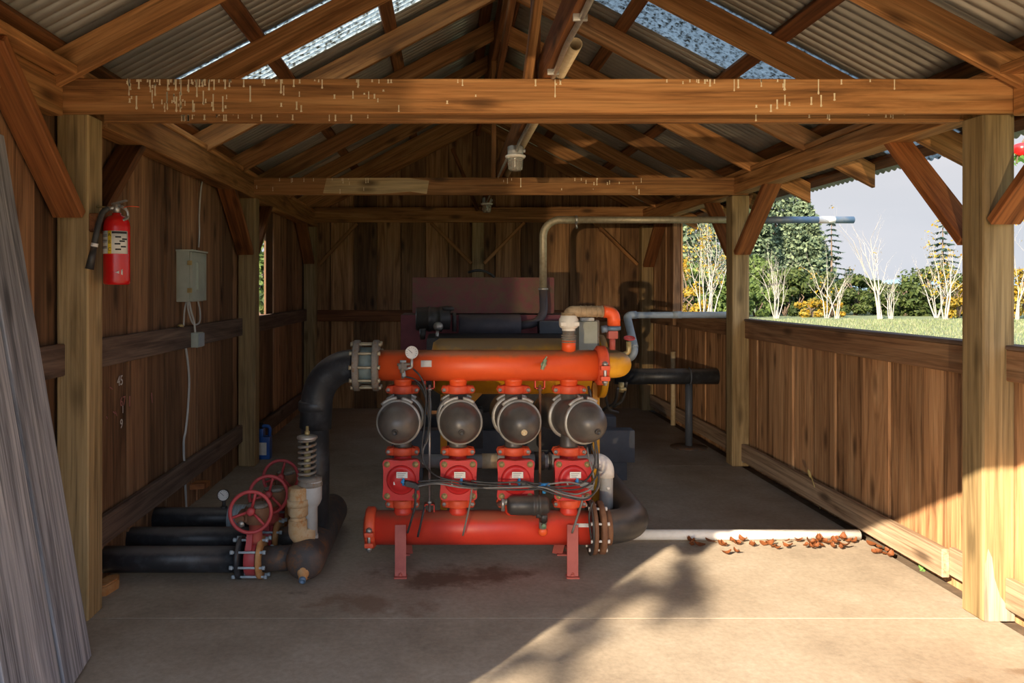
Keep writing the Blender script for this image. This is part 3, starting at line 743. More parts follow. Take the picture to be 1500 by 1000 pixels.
# filters
yaws = [math.radians(q) for q in (-4, 2.5, 5, 19)]
for i, cx in enumerate(CX):
    ZF = .808; R = .104
    b = MB(); q = Matrix.Rotation(yaws[i], 3, 'Z'); f = q @ Vector((0, -1, 0)); c = Vector((cx, YM, ZF))
    b.lathe([(.02, -.30), (.07, -.285), (.095, -.25), (R-.004, -.22), (R-.004, -.02), (R, 0), (R, .17)], c, f, 36)
    b.lathe([(.047, 0), (.047, .14), (.05, .15)], (cx, YM, ZF), (0, 0, 1), 24); b.lathe([(.047, 0), (.047, .15), (.05, .16)], (cx, YM, ZF), (0, 0, -1), 24)
    body = b.build('filter_housing', 'filter', st)
    b = MB(); ring = .166
    prof = [(R+.004, .168), (R+.004, .185)] + [((R)*math.cos(t*PI/2/9), .185+.125*math.sin(t*PI/2/9)) for t in range(1, 9)] + [(0, .31)]
    b.lathe(prof, c, f, 36); b.build('dome_cap', 'filter', body)
    b = MB(); tip = c+f*(.185+.125*.965)+Vector((0, 0, -.027)); n = (f*1.0+Vector((0, 0, -.2))).normalized()
    b.lathe([(.016, -.01), (.016, .008), (.011, .012), (.011, .006), (0, .006)], tip, n, 16); b.build('drain_plug', 'pvc_old' if i == 2 else 'black', body)
    for t in (.172, -.012):
        b = MB(); b.lathe([(R-.004, -.010), (R+.012, -.010), (R+.014, 0), (R+.012, .010), (R-.004, .010)], c+f*t, f, 40, caps=False)
        sdv = f.cross(Vector((0, 0, 1)))
        for a0, a1, rr in ((.95, 1.45, R+.02), (1.65, 2.35, R+.022)):
            pts = [c+f*t+(-sdv*math.cos(a)+Vector((0, 0, 1))*math.sin(a))*rr for a in [a0+(a1-a0)*k/6 for k in range(7)]]
            b.tube(pts, .0085, 8)
        b.build('band_clamp', 'band', body)
    # valve under the filter
    zv = .500; b = MB()
    b.lathe([(.046, 0), (.05, .05), (.075, .07), (.075, .15), (.05, .17), (.046, .25)], (cx, YM, zv-.125), (0, 0, 1), 28)
    b.box((cx, YM-.02, zv), (.155, .13, .155), None, .02)
    val = b.build('control_valve', 'valve_red', st)
    W_, H_ = .098, .107; poly = []
    for sx, sz in ((1, -1), (1, 1), (-1, 1), (-1, -1)):
        cxx, czz = sx*(W_-.022), sz*(H_-.022); a0 = math.atan2(sz, sx)-PI/4
        for k in range(5): a = a0+PI/2*k/4; poly.append((cxx+.022*math.cos(a), czz+.022*math.sin(a)))
        if sx == 1 and sz == -1: poly += [(W_-.008, 0)]
        if sx == 1 and sz == 1: poly += [(0, H_-.006)]
        if sx == -1 and sz == 1: poly += [(-W_+.008, 0)]
    b = MB(); yc = 4.03
    b.prism(poly, (cx, yc, zv), (1, 0, 0), (0, 0, 1), .026, .004)
    b.prism([(p*.97, q*.97) for p, q in poly], (cx, yc+.03, zv), (1, 0, 0), (0, 0, 1), .022)
    b.lathe([(.078, 0), (.075, .012), (.066, .018), (.060, .018), (.052, .030), (.030, .036), (0, .038)], (cx, yc-.024, zv+.002), (0, -1, 0), 32)
    cov = b.build('valve_cover', 'valve_red', val)
    for sx in (-1, 1):
        for sz in (-1, 1):
            b = MB(); p = (cx+sx*.074, yc-.026, zv+sz*.083); b.lathe([(.016, 0), (.016, .003)], p, (0, -1, 0), 16); bolt(b, Vector(p)-Vector((0, .003, 0)), (0, -1, 0), .011, .010); b.build('bolt', 'brass', val)
    b = MB(); b.box((cx+.006, yc-.0615, zv+.036), (.058, .003, .032), None, .001); lab = b.build('label_plate', 'label_white', val)
    b = MB()
    for k in range(3): b.box((cx+.004-.003*k, yc-.0634, zv+.044-.009*k), (.044-.008*k, .001, .003))
    b.build('label_print', 'ink_grey', val)
    b = MB(); b.box((cx-.03, yc-.056, zv-.008), (.016, .006, .016)); b.build('tag', 'label_white', val)
    # solenoid pilot
    b = MB(); b.box((cx+.052, yc-.075, zv-.008), (.055, .035, .028), Matrix.Rotation(.25, 3, 'Y'), .004); b.cyl((cx+.02, yc-.07, zv), (cx+.05, yc-.075, zv-.006), .012); b.box((cx+.085, yc-.075, zv-.022), (.022, .03, .03), None, .004)
    b.build('pilot', 'hose' if i < 2 else 'hose_grey', val)
    b = MB(); b.cyl((cx+.002, yc-.07, zv+.004), (cx+.028, yc-.072, zv-.004), .0085, seg=12); b.cyl((cx+.014, yc-.07, zv+.02), (cx+.014, yc-.07, zv-.016), .007, seg=12); b.build('tube_fitting', 'blue_ring', val)
    coupling(cx, zc1, st); coupling(cx, zc2, st); coupling(cx, zc3, st)
# A-shaped legs
for px in (587, 838):
    x = XM(px, 4.0); lx = XM(px, 4.06)
    b = MB(); b.bar((lx, 4.045, ZB+.045), (x, 3.985, .006), .058, .012, up=(0, 1, 0)); b.box((x, 3.985, .004), (.066, .05, .008)); bolt(b, (x, 3.985, .008), (0, 0, 1), .012, .012)
    b.bar((lx, 4.255, ZB+.045), (x+(-.03 if px > 700 else .02), 4.33, .006), .058, .012, up=(0, 1, 0)); b.box((x, 4.33, .004), (.066, .05, .008))
    b.bar((lx, 4.04, .10), (lx, 4.27, .10), .04, .01); b.build('leg', 'faded_red', st)
# grooved cap at the lower pipe's left end
def big_coupling(x, y, z, R, w, mat, name, parent, ear=True, ax=(1, 0, 0)):
    ax = Vector(ax).normalized(); b = MB()
    b.lathe([(R*.8, -w/2), (R, -w/2), (R+.012, -w/2+.01), (R+.012, w/2-.01), (R, w/2), (R*.8, w/2)], (x, y, z), ax, 36)
    o = b.build(name, mat, parent)
    if ear:
        for zz in (.028, -.028): b = MB(); b.box((x, y-R-.016, z+zz-.03), (w*.85, .04, .024), None, .006); b.build('lug', mat, o)
        b = MB(); b.cyl((x, y-R-.018, z-.095), (x, y-R-.018, z+.032), .009, seg=10); b.lathe([(.016, 0), (.016, .016)], (x, y-R-.018, z+.010), (0, 0, 1), 6); b.lathe([(.016, 0), (.016, .016)], (x, y-R-.018, z-.085), (0, 0, 1), 6); b.build('bolt', 'steel', o)
    return o
big_coupling(x0-.005, YM, ZB, .098, .055, 'clamp', 'end_coupling', st)
b = MB(); b.lathe([(0, 0), (.06, .004), (.085, .015), (.085, .03)], (x0-.045, YM, ZB), (1, 0, 0), 32); b.build('end_cap', 'red', st)
# flange pair at the lower pipe's right end
b = MB(); fx = XM(868)
b.lathe([(.09, 0), (.142, 0), (.142, .02), (.10, .022), (.09, .022)], (fx-.012, YM, ZB), (1, 0, 0), 40); b.lathe([(.09, 0), (.135, 0), (.14, .004), (.14, .026), (.10, .03)], (fx+.028, YM, ZB), (1, 0, 0), 40)
fl = b.build('flange', 'rust', st)
b = MB(); ring_bolts(b, (fx+.02, YM, ZB), (1, 0, 0), .118, 8, .10, .011, .35); b.build('flange_bolts', 'white', fl)
b = MB(); b.lathe([(.09, 0), (.146, 0), (.146, .006), (.09, .006)], (fx-.022, YM, ZB), (1, 0, 0), 40); b.build('gasket', 'black', fl)
# yellow-orange coupling at the upper pipe's right end
big_coupling(XM(880), YM, ZT, .095, .058, 'clamp', 'end_coupling', st)
# stickers
b = MB()
for k in range(6):
    a = .28+.5*k/5; 
def sticker(xc, z_ax, R, a0, a1, w, mat, name):
    b = MB(); n = 6; v0 = v1 = None
    for k in range(n+1):
        a = a0+(a1-a0)*k/n; y = YM-R*math.cos(a); z = z_ax+R*math.sin(a)
        p0 = b.b.verts.new((xc-w/2, y, z)); p1 = b.b.verts.new((xc+w/2, y, z))
        if k: b.b.faces.new((v0, v1, p1, p0))
        v0, v1 = p0, p1
    o = b.build(name, mat, st); o.modifiers.new('t', 'SOLIDIFY').thickness = .0008; return o
sticker(XM(624.5, 4.08), ZT, RT+.001, .0, .42, .057, 'label_white', 'sticker')
sticker(XM(853, 4.08), ZB, RB+.001, .30, .52, .082, 'label_white', 'sticker')
# pressure gauge on the upper pipe
def gauge(c, r, ax, parent, rim='steel', name='pressure_gauge'):
    c = Vector(c); ax = Vector(ax).normalized(); b = MB()
    b.lathe([(r*.7, -.014), (r, -.012), (r, .010), (r*.9, .012), (r*.88, .008)], c, ax, 28, caps=False); b.lathe([(0, -.014), (r*.7, -.014)], c, ax, 28, caps=False)
    o = b.build(name, rim, parent)
    b = MB(); b.lathe([(r*.89, .007), (0, .007)], c, ax, 28, caps=False); b.build('dial', 'white', o)
    b = MB(); sd = ax.cross(Vector((0, 0, 1))).normalized(); up = sd.cross(ax)
    b.bar(c+ax*.0085-sd*r*.1-up*r*.1, c+ax*.0085+sd*r*.5+up*r*.45, r*.06, .001, up=ax)
    for k in range(11):
        a = -2.2+4.4*k/10; d = up*math.cos(a)+sd*math.sin(a); b.bar(c+ax*.0085+d*r*.66, c+ax*.0085+d*r*.8, r*.05, .001, up=ax)
    b.build('needle', 'ink', o); return o
gp = P(603, 516, 4.02)
gg = gauge(gp, .034, (0.05, -1, .05), st, 'white')
b = MB(); b.tube(fillet([gp+Vector((0, .0, -.03)), P(603, 538, 4.03), P(592, 541, 4.03)], .01), .008, 10); b.cyl(P(590, 533, 4.04), P(590, 554, 4.05), .009, seg=10); b.build('stem', 'steel', gg)
b = MB(); b.box(P(590, 537, 4.035), (.045, .03, .026), None, .005); b.cyl(P(582, 534, 4.03), P(601, 533, 4.03), .008, seg=10); b.cyl(P(589, 528, 4.03), P(589, 546, 4.03), .012, seg=12); b.build('gauge_valve', 'cast', gg)
b = MB(); b.cyl(P(590, 541, 4.04), P(592, 552, 4.03), .011, seg=12); b.cyl(P(586, 529, 4.02), P(595, 529, 4.02), .006, seg=10); b.build('tube_fitting', 'pvc_blue', gg)
# green bleed valve
b = MB(); b.cyl(P(797, 533, YM-RT+.005), P(796, 534, 4.0), .014, seg=12); b.cyl(P(794, 541, 4.0), P(799, 526, 4.0), .010, seg=12); b.bar(P(796, 529, 3.99), P(801, 522, 3.99), .012, .006); b.build('bleed_valve', 'green', st)
# orange tap on the lower pipe, strainer in front of the valves
tp = P(795, 778, 4.05)
b = MB(); b.lathe([(.024, 0), (.024, .04), (.018, .05)], tp+Vector((0, .03, 0)), (0, -1, 0), 16); b.cyl(tp+Vector((0, 0, 0)), tp+Vector((0, 0, .04)), .018, seg=16); b.build('tap', 'orange', st)
b = MB(); b.cyl(P(795, 772, 4.03), P(795, 752, 4.0), .020, seg=16); b.box(P(797, 760, 4.01), (.03, .03, .035), None, .006); b.build('tap_valve', 'cast', st)
b = MB(); b.cyl(P(796, 769, 4.0), P(797, 771, 3.985), .012, seg=10); b.build('tap_knob', 'green', st)
sc0 = P(742, 740, 3.96); sc1 = P(804, 740, 3.96); L = (sc1-sc0).length
b = MB(); b.lathe([(.0, 0), (.035, .004), (.048, .02), (.050, .05), (.050, L*.60), (.053, L*.61), (.053, L*.66), (.050, L*.67), (.050, L*.74), (.055, L*.75), (.055, L*.80), (.050, L*.81), (.050, L*.93), (.035, L), (0, L)], sc0, sc1-sc0, 28)
b.cyl(P(795, 728, 3.97), P(795, 742, 3.97), .022, seg=16); b.cyl(P(796, 752, 3.98), P(796, 762, 4.0), .022, seg=16); b.cyl(P(789, 740, 3.96), P(789, 758, 3.93), .014, seg=10)
stn = b.build('strainer', 'black', st); stn['label'] = 'small black strainer'
b = MB(); tc = P(797, 712, 3.95); b.cyl(tc+Vector((-.024, 0, .006)), tc+Vector((.024, 0, .006)), .010, seg=12); b.cyl(tc, tc+Vector((0, 0, -.035)), .010, seg=12)
for q in (-.022, .022): b.cyl(tc+Vector((q-.006, 0, .006)), tc+Vector((q+.006, 0, .006)), .014, seg=12)
b.build('tube_fitting', 'blue_ring', st)
b = MB(); b.cyl(P(731, 738, 4.05), P(745, 734, 3.97), .014, seg=12); b.cyl(P(737, 730, 4.0), P(737, 748, 4.0), .011, seg=10); b.build('tube_fitting', 'steel', st)
# control tubing
def tubing(pts, r, mat): 
    b = MB(); b.tube(curve_pts([P(*p) for p in pts], 7), r, 8); return b.build('control_tube', mat, st)
tubing([(612, 705, 3.93), (650, 703, 3.93), (700, 709, 3.92), (760, 712, 3.92), (810, 713, 3.92), (850, 708, 3.93), (868, 690, 3.97), (872, 660, 4.0), (868, 600, 4.03), (864, 570, 4.05)], .0048, 'hose')
tubing([(612, 709, 3.93), (650, 706, 3.92), (690, 713, 3.91), (745, 717, 3.91), (800, 716, 3.91), (848, 716, 3.92), (872, 700, 3.95), (876, 670, 4.0), (870, 630, 4.03)], .0048, 'hose')
tubing([(690, 704, 3.92), (720, 707, 3.91), (760, 706, 3.91), (792, 709, 3.92)], .0048, 'hose')
tubing([(802, 709, 3.93), (830, 706, 3.92), (850, 709, 3.92)], .0048, 'hose_grey')
tubing([(612, 712, 3.94), (640, 708, 3.93), (680, 714, 3.92), (740, 714, 3.9), (790, 713, 3.9), (820, 722, 3.9), (850, 729, 3.9), (868, 724, 3.92), (878, 706, 3.96), (872, 670, 4.0)], .0048, 'hose_grey')
tubing([(770, 708, 3.9), (800, 719, 3.89), (830, 728, 3.89), (858, 731, 3.9), (874, 716, 3.93), (876, 690, 3.98), (866, 650, 4.03)], .005, 'hose')
tubing([(800, 711, 3.94), (830, 722, 3.93), (852, 722, 3.92), (870, 708, 3.95), (862, 668, 4.0), (860, 655, 4.04)], .0048, 'hose_grey')
tubing([(605, 540, 4.03), (616, 552, 4.02), (624, 575, 4.03), (622, 620, 4.02), (618, 655, 4.01), (622, 680, 4.0), (640, 697, 3.95), (668, 705, 3.92)], .0048, 'hose')
tubing([(592, 551, 4.03), (608, 556, 4.02), (620, 570, 4.03), (626, 600, 4.03), (628, 625, 4.03), (622, 650, 4.03)], .0048, 'hose')
tubing([(610, 560, 4.05), (619, 572, 4.04), (626, 590, 4.05)], .0048, 'hose')
tubing([(629, 575, 4.11), (631, 600, 4.10), (627, 640, 4.09), (620, 658, 4.08), (619, 680, 4.05)], .0048, 'hose_grey')
tubing([(862, 566, 4.09), (864, 578, 4.06), (868, 596, 4.05)], .007, 'hose')
tubing([(609, 712, 3.95), (608, 740, 3.95), (603, 760, 3.96), (597, 780, 4.0)], .006, 'hose')
tubing([(622, 742, 4.02), (619, 755, 4.0), (612, 786, 4.02)], .006, 'hose')
tubing([(691, 716, 3.93), (688, 740, 3.95), (678, 784, 4.0)], .005, 'hose_grey')
tubing([(854, 725, 3.9), (851, 740, 3.92), (838, 780, 3.99)], .006, 'hose_grey')
tubing([(868, 735, 3.99), (863, 755, 3.99), (866, 790, 4.02)], .005, 'hose')
# air vent pipework on the upper pipe
vx = XM(833); zr = lambda py: 1.5-(py-VY)*YM/F
b = MB(); b.lathe([(.034, 0)] + [q for k in range(4) for q in ((.034, .012*k+.004), (.041, .012*k+.006), (.041, .012*k+.011), (.034, .012*k+.013))] + [(.034, zr(481)-zr(503))], (vx, YM, zr(503)), (0, 0, 1), 24); b.build('vent_sleeve', 'cast', st)
b = MB(); h = zr(462)-zr(484); b.lathe([(.036, 0), (.036, .01), (.048, .018), (.052, .03), (.052, h-.02), (.046, h-.012), (.043, h)], (vx, YM, zr(484)), (0, 0, 1), 28); b.box((vx-.035, YM-.045, zr(474)), (.03, .012, .022), None, .004); b.box((vx+.035, YM-.045, zr(474)), (.03, .012, .022), None, .004); b.build('vent_union', 'label_white', st)
b = MB(); ex = XM(892); zc = zr(456); pth = fillet([(vx, YM, zr(463)), (vx, YM, zc), (ex, YM, zc)], .06); b.tube(pth, .031, 20)
for k in range(6): b.torus((vx+.065+.018*k*1.6, YM, zc), (1, 0, 0), .031, .003, 24, 6)
for k in range(3): b.torus((vx, YM, zr(463)+.008*k), (0, 0, 1), .038, .004, 24, 6)
M['vent'] = paint('grimy vent pipe', (.40, .30, .18), (.24, .17, .10), rough=.6, scale=22); b.build('vent_pipe', 'vent', st)
b = MB(); b.tube(fillet([(ex-.03, YM, zc), (XM(899), YM, zc), (XM(899), YM, zr(477))], .04), .035, 20); b.build('vent_elbow', 'orange', st)
b = MB(); b.lathe([(.03, 0), (.045, .004), (.045, .022), (.03, .026)], (XM(897), YM, zr(484)), (0, 0, 1), 24); b.cyl((XM(880), YM-.02, zr(482)), (XM(888), YM-.02, zr(481)), .02, seg=16); b.cyl((XM(888), YM, zr(479)), (XM(905), YM, zr(480)), .012, seg=10); b.build('vent_valve', 'blue_pipe', st)
b = MB(); b.box((XM(897), YM, zr(490)), (.052, .05, .042), None, .004); b.cyl((XM(897), YM, zr(494)), (XM(897), YM, zr(512)), .016, seg=14); b.build('vent_block', 'faded_red', st)
# large flange adapter at the left end of the upper pipe
b = MB(); ax = (1, 0, 0); lx = XM(518)
b.lathe([(.09, 0), (.136, 0), (.138, .005), (.138, .03), (.09, .034)], (XM(519), YM, ZT), ax, 40); b.lathe([(.09, 0), (.136, 0), (.138, .005), (.138, .03), (.09, .034)], (XM(547), YM, ZT), ax, 40)
ad = b.build('flange_adapter', 'cast', st)
b = MB(); b.cyl((XM(526), YM, ZT), (XM(550), YM, ZT), .098, seg=36); b.build('sleeve', 'sleeve', ad)
b = MB(); ring_bolts(b, (XM(537), YM, ZT), ax, .122, 10, .165, .012, .31); b.build('through_bolts', 'galv_pipe', ad)

# black riser pipe on the left with its floor header and three feed lines
HX = -.715; HZ = .122
rs = empty('riser_pipe', (HX, 4.2, 0), 'black elbow and riser pipe dropping to a rusty capped pipe on the floor', 'pipe')
b = MB(); b.tube(fillet([(XM(520), YM, ZT), (HX+.02, 4.19, ZT), (HX, 4.2, .74)], .26, 14), .087, 28)
b.build('elbow', 'black_pipe', rs)
b = MB(); b.lathe([(.083, 0), (.093, .004), (.093, .045), (.086, .055)], (HX, 4.2, 1.5-178*4.2/F), (0, 0, 1), 32); b.build('collar', 'black_pipe', rs)
b = MB(); b.cyl((HX, 4.2, .12), (HX, 4.2, .86), .077, seg=32); b.build('riser', 'black_pipe', rs)
b = MB(); b.lathe([(.0, 0), (.03, .002), (.075, .014), (.096, .05), (.1, .09), (.1, .95), (.09, .99), (.06, 1.02), (0, 1.03)], (HX, 3.83, HZ), (0, 1, 0), 36)
b.build('floor_header', 'rust_black', rs)
b = MB(); b.lathe([(.055, 0), (.045, .02), (.022, .035), (.022, .05)], (HX+.0, 3.87, HZ-.045), (0, -1, -.55), 20); b.build('drain_boss', 'rust_orange', rs)
b = MB(); b.lathe([(.018, 0), (.018, .025), (.012, .025), (.012, .01), (0, .01)], (HX+.0, 3.833, HZ-.066), (0, -1, -.55), 16); b.build('drain_nipple', 'blue_pipe', rs)
# pressure relief valve standing on the header
rvy = 3.98; rvx = -.72
rv = empty('relief_valve', (rvx, rvy, HZ), 'rusty relief valve with an exposed coil spring standing on the floor header', 'valve')
zz = lambda py: 1.5-(py-VY)*rvy/F
b = MB(); b.cyl((rvx+.02, rvy, HZ+.08), (rvx+.02, rvy, zz(785)+.01), .038, seg=20); b.lathe([(.036, 0), (.036, .16), (.05, .18), (.058, .20), (.058, .30), (.05, .315)], (rvx+.018, rvy, zz(787)), (0, 0, 1), 24); b.build('body', 'pvc', rv)
b = MB(); ox, oy = rvx-.04, rvy-.045
b.lathe([(.045, 0), (.052, .01), (.052, .14), (.045, .15), (.04, .15)], (ox, oy, zz(752)), (0, 0, 1), 6); b.lathe([(.055, 0), (.055, .035)], (ox, oy, zz(737)), (0, 0, 1), 24); b.lathe([(.04, 0), (.04, .03)], (ox, oy, zz(760)), (0, 0, 1), 20)
b.tube(fillet([(ox, oy, zz(757)), (ox, oy, zz(780)), (rvx+.02, rvy, zz(783))], .03), .048, 20); b.build('outlet', 'scale', rv)
b = MB(); b.lathe([(.055, 0), (.064, .006), (.064, .018), (.058, .03), (.062, .034), (.062, .048), (.03, .054)], (rvx+.015, rvy, zz(712)), (0, 0, 1), 28); b.build('bonnet', 'cast', rv)
b = MB(); n = 7; r0 = .043; pts = []
za, zb = zz(698), zz(642)
for k in range(n*18+1): a = 2*PI*k/18; pts.append((rvx+r0*math.cos(a), rvy+r0*math.sin(a), za+(zb-za)*k/(n*18)))
b.tube(pts, .0072, 8); b.build('spring', 'cast', rv)
b = MB(); b.lathe([(.052, 0), (.054, .004), (.052, .012), (.03, .018), (.012, .02)], (rvx, rvy, zb), (0, 0, 1), 28); b.lathe([(.05, 0), (.05, .01)], (rvx, rvy, za-.012), (0, 0, 1), 24); b.build('spring_plate', 'steel', rv)
b = MB(); b.cyl((rvx, rvy, za-.02), (rvx, rvy, zz(624)), .008, seg=12); b.lathe([(.014, 0), (.014, .02)], (rvx, rvy, zz(637)), (0, 0, 1), 6); b.lathe([(.018, 0), (.018, za*0+.13)], (rvx, rvy, za), (0, 0, 1), 16); b.build('stem', 'brass', rv)

# feed pipes and their handwheel valves
VXW = -1.0
PY = [3.97, 4.29, 4.675]; wn_ = ['nearest', 'middle', 'farthest']
for i, y in enumerate(PY):
    xs = -1.93; b = MB(); b.tube([(xs, y, .10), (VXW-.055, y, .10)], .0665, 28)
    fp = b.build('feed_pipe', 'black_pipe'); tag(fp, f'{wn_[i]} of three black pipes lying on the floor from the left wall', 'pipe', 'black floor pipes')
    b = MB(); b.lathe([(.07, 0), (.105, 0), (.107, .004), (.107, .02), (.07, .024)], (VXW-.072, y, .11), (1, 0, 0), 36); b.build('flange', 'black_pipe', fp)
    b = MB(); b.tube([(VXW+.05, y, .10), (HX-.06, y, .11)], .064, 28); b.build('outlet_pipe', 'black' if i else 'rust_black', fp)
bv0 = None
for i, y in enumerate(PY):
    if bv0 is None:
        bv = empty('handwheel_valve', (VXW, y, 0), 'nearest handwheel valve, whole faded red wheel with rusty gearbox', 'valve', 'handwheel valves')
        b = MB(); b.lathe([(.06, -.028), (.088, -.028), (.092, -.02), (.092, .02), (.088, .028), (.06, .028)], (VXW, y, .11), (1, 0, 0), 36); b.bar((VXW, y-.08, .17), (VXW, y-.05, .25), .03, .03, (0, 1, 0)); b.build('wafer_body', 'wheel_red', bv)
        b = MB(); b.lathe([(.07, 0), (.105, 0), (.107, .004), (.107, .02), (.07, .024)], (VXW+.035, y, .11), (1, 0, 0), 36); b.build('flange', 'rust_orange', bv)
        b = MB(); ring_bolts(b, (VXW-.005, y, .11), (1, 0, 0), .098, 8, .18, .011, .22); b.build('flange_bolts', 'pvc_blue', bv)
        b = MB(); b.lathe([(.026, 0), (.034, .02), (.034, .11), (.045, .12)], (VXW+.02, y-.02, .19), (0, 0, 1), 20); b.build('neck', 'faded_red', bv)
        b = MB(); zg = .30; b.lathe([(.062, 0), (.066, .006), (.066, .07), (.060, .08)], (VXW+.03, y-.02, zg), (0, 0, 1), 28); b.cyl((VXW-.045, y-.02, zg+.035), (VXW-.045, y-.095, zg+.035), .024, seg=16); b.box((VXW-.03, y-.03, zg+.035), (.06, .08, .05), None, .006); gb = b.build('gearbox', 'rust', bv)
        b = MB(); b.lathe([(.055, 0), (.055, .012), (.03, .016), (0, .016)], (VXW+.03, y-.02, zg+.08), (0, 0, 1), 28); b.build('gearbox_cap', 'cast', gb)
        b = MB(); b.lathe([(.016, 0), (.016, .01)], (VXW-.035, y-.095, zg+.012), (0, -1, 0), 16); b.build('indicator', 'steel', gb)
        wc = Vector((VXW+.02, y-.125, zg+.08)); wax = Vector((.12, -1, .06)).normalized(); R = .101
        b = MB(); b.torus(wc, wax, R, .0095, 48, 10)
        sd = wax.cross(Vector((0, 0, 1))).normalized(); up = sd.cross(wax)
        for k in range(3):
            a = PI/2+.25+2*PI*k/3; d = sd*math.cos(a)+up*math.sin(a); b.tube([wc+wax*-.02+d*.012, wc+d*R], .0075, 8)
        b.lathe([(.02, -.035), (.02, .004), (.012, .01)], wc, wax, 16); b.build('handwheel', 'wheel_red', bv)
        b = MB(); b.cyl(wc-wax*.03, wc-wax*.10, .011, seg=12); b.build('wheel_shaft', 'cast', bv)
        bv0 = bv
    else:
        c = copy_tree(bv0); c.location = (VXW+(.015 if i == 1 else .0), y, 0)
        c['label'] = ['', 'middle handwheel valve, its faded red wheel half hidden by the nearest', 'farthest handwheel valve, its red wheel behind the other two'][i]
gx_ = XM(328, 4.675); pg = empty('pressure_gauge', (gx_, 4.675, .16), 'small round black pressure gauge standing on the farthest floor pipe', 'gauge')
b = MB(); b.cyl((gx_, 4.675, .16), (gx_, 4.675, .22), .012, seg=12); b.cyl((gx_, 4.675, .155), (gx_, 4.675, .175), .02, seg=12); b.build('stem', 'black', pg); gauge((gx_, 4.665, .245), .036, (.1, -1, .1), pg, 'black', 'gauge_head')
cpx = XM(343, 4.675); b = MB()
b.lathe([(.067, 0)] + [q for k in range(6) for q in ((.07, .018*k), (.084, .018*k+.004), (.084, .018*k+.012), (.07, .018*k+.016))] + [(.067, .11)], (cpx-.03, 4.675, .10), (1, 0, 0), 28)
tag(b.build('ribbed_sleeve', 'pvc_blue'), 'ribbed grey sleeve coupling around the farthest floor pipe', 'coupling')

# black elbow from the lower pipe back to the pump
b = MB(); b.tube(fillet([(XM(880), YM, ZB), (1.055, YM, ZB), (1.06, 5.9, .235)], .235, 14), .089, 30)
ep = b.build('return_pipe', 'black'); tag(ep, 'large black elbow pipe curving back from the right end of the lower red pipe', 'pipe')
b = MB(); b.tube([(XM(883), YM, ZB), (XM(893), YM, ZB)], .094, 30); b.build('steel_stub', 'rust', ep)
# grey pvc line behind the valves
yp = 4.42
b = MB(); b.tube(fillet([P(600, 675, yp), P(888, 675, yp), P(888, 752, yp)], .07, 10), .039, 20)
pv = tag(b.build('grey_pipe', 'pvc'), 'grey plastic pipe behind the red valves, turning down at the right', 'pipe')
b = MB(); b.cyl(P(783, 675, yp), P(797, 675, yp), .052, seg=24); b.cyl(P(803, 675, yp), P(807, 675, yp), .05, seg=24); b.build('union', 'black', pv)
b = MB(); b.cyl(P(706, 675, yp), P(728, 675, yp), .0435, seg=20); b.build('coupling', 'pvc_old', pv)
b = MB(); b.tube(fillet([P(872, 675, yp), P(888, 675, yp), P(888, 698, yp)], .055, 8), .045, 20); b.lathe([(.01, 0), (.008, .006)], P(891, 715, yp-.038), (0, -1, 0), 10); b.build('elbow', 'white', pv)
# white pipe along the floor
b = MB(); b.tube([(1.02, 4.58, .031), (2.47, 4.58, .031)], .031, 20, hollow=.86); tag(b.build('floor_pipe', 'white'), 'white plastic pipe lying across the concrete toward the right wall', 'pipe')

# ------------------------------------------------------------------ engine and pump
pu = empty('engine_pump', (.5, 6.3, 0), 'yellow pump and maroon hooded engine standing behind the filter bank', 'pump')
YD = 4.86; ZD = 1.5-113*YD/F; RD = .176
b = MB(); b.lathe([(0, 0), (.1, .002), (.15, .012), (RD, .05), (RD, .99)], (XM(632, YD), YD, ZD), (1, 0, 0), 44); b.build('drum', 'yellow', pu)
b = MB(); b.lathe([(RD-.02, 0), (.196, 0), (.199, .006), (.199, .04), (.15, .05), (0, .06)], (XM(874, YD), YD, ZD), (1, 0, 0), 44); b.build('drum_flange', 'yellow', pu)
for px, dy in ((872, 0), (650, .05)):
    b = MB(); b.box2((XM(px-5, YD), YD-.03+dy, 0), (XM(px+5, YD), YD+.03+dy, ZD-.1)); b.box((XM(px, YD), YD+dy, .006), (.12, .12, .012)); b.build('leg', 'yellow', pu)
for a, c in (((712, 562), (655, 622)), ((800, 560), (860, 628)), ((672, 562), (690, 575))):
    b = MB(); b.bar(P(*a, YD-.06), P(*c, YD-.06), .02, .05, up=(0, 1, 0)) if False else b.bar(P(*a, YD-.06), P(*c, YD-.06), .05, .02, up=(0, 1, 0)); b.build('diagonal_strut', 'yellow', pu)
b = MB(); b.tube(fillet([(XM(884), YM, ZT), (.955, YM, ZT), (.96, 4.75, ZT-.005)], .115, 12), .069, 28); b.build('discharge_elbow', 'yellow', pu)
b = MB(); b.tube(fillet([P(905, 522, 4.28), P(921, 516, 4.28), P(921, 500, 4.28)], .02), .014, 10); b.build('small_valve', 'brass', pu)
b = MB(); b.torus(P(922, 495, 4.28), (0, -.3, 1), .028, .005, 20, 6); b.bar(P(914, 495, 4.28), P(930, 495, 4.28), .006, .006); b.build('small_handwheel', 'wheel_red', pu)
# pale green control box
b = MB(); b.box2(P(848, 516, 4.55), P(872, 470, 4.62)+Vector((0, .08, 0)), .006); cb = b.build('control_box', 'box_grey', pu)
b = MB(); b.box2(P(872, 516, 4.57)+Vector((.002, 0, 0)), P(878, 469, 4.57)+Vector((0, .09, 0)), .004); b.build('side_plate', 'cast', cb)
b = MB(); b.box2(P(852, 470, 4.6), P(868, 465, 4.66), .004); b.build('cap', 'white', cb)
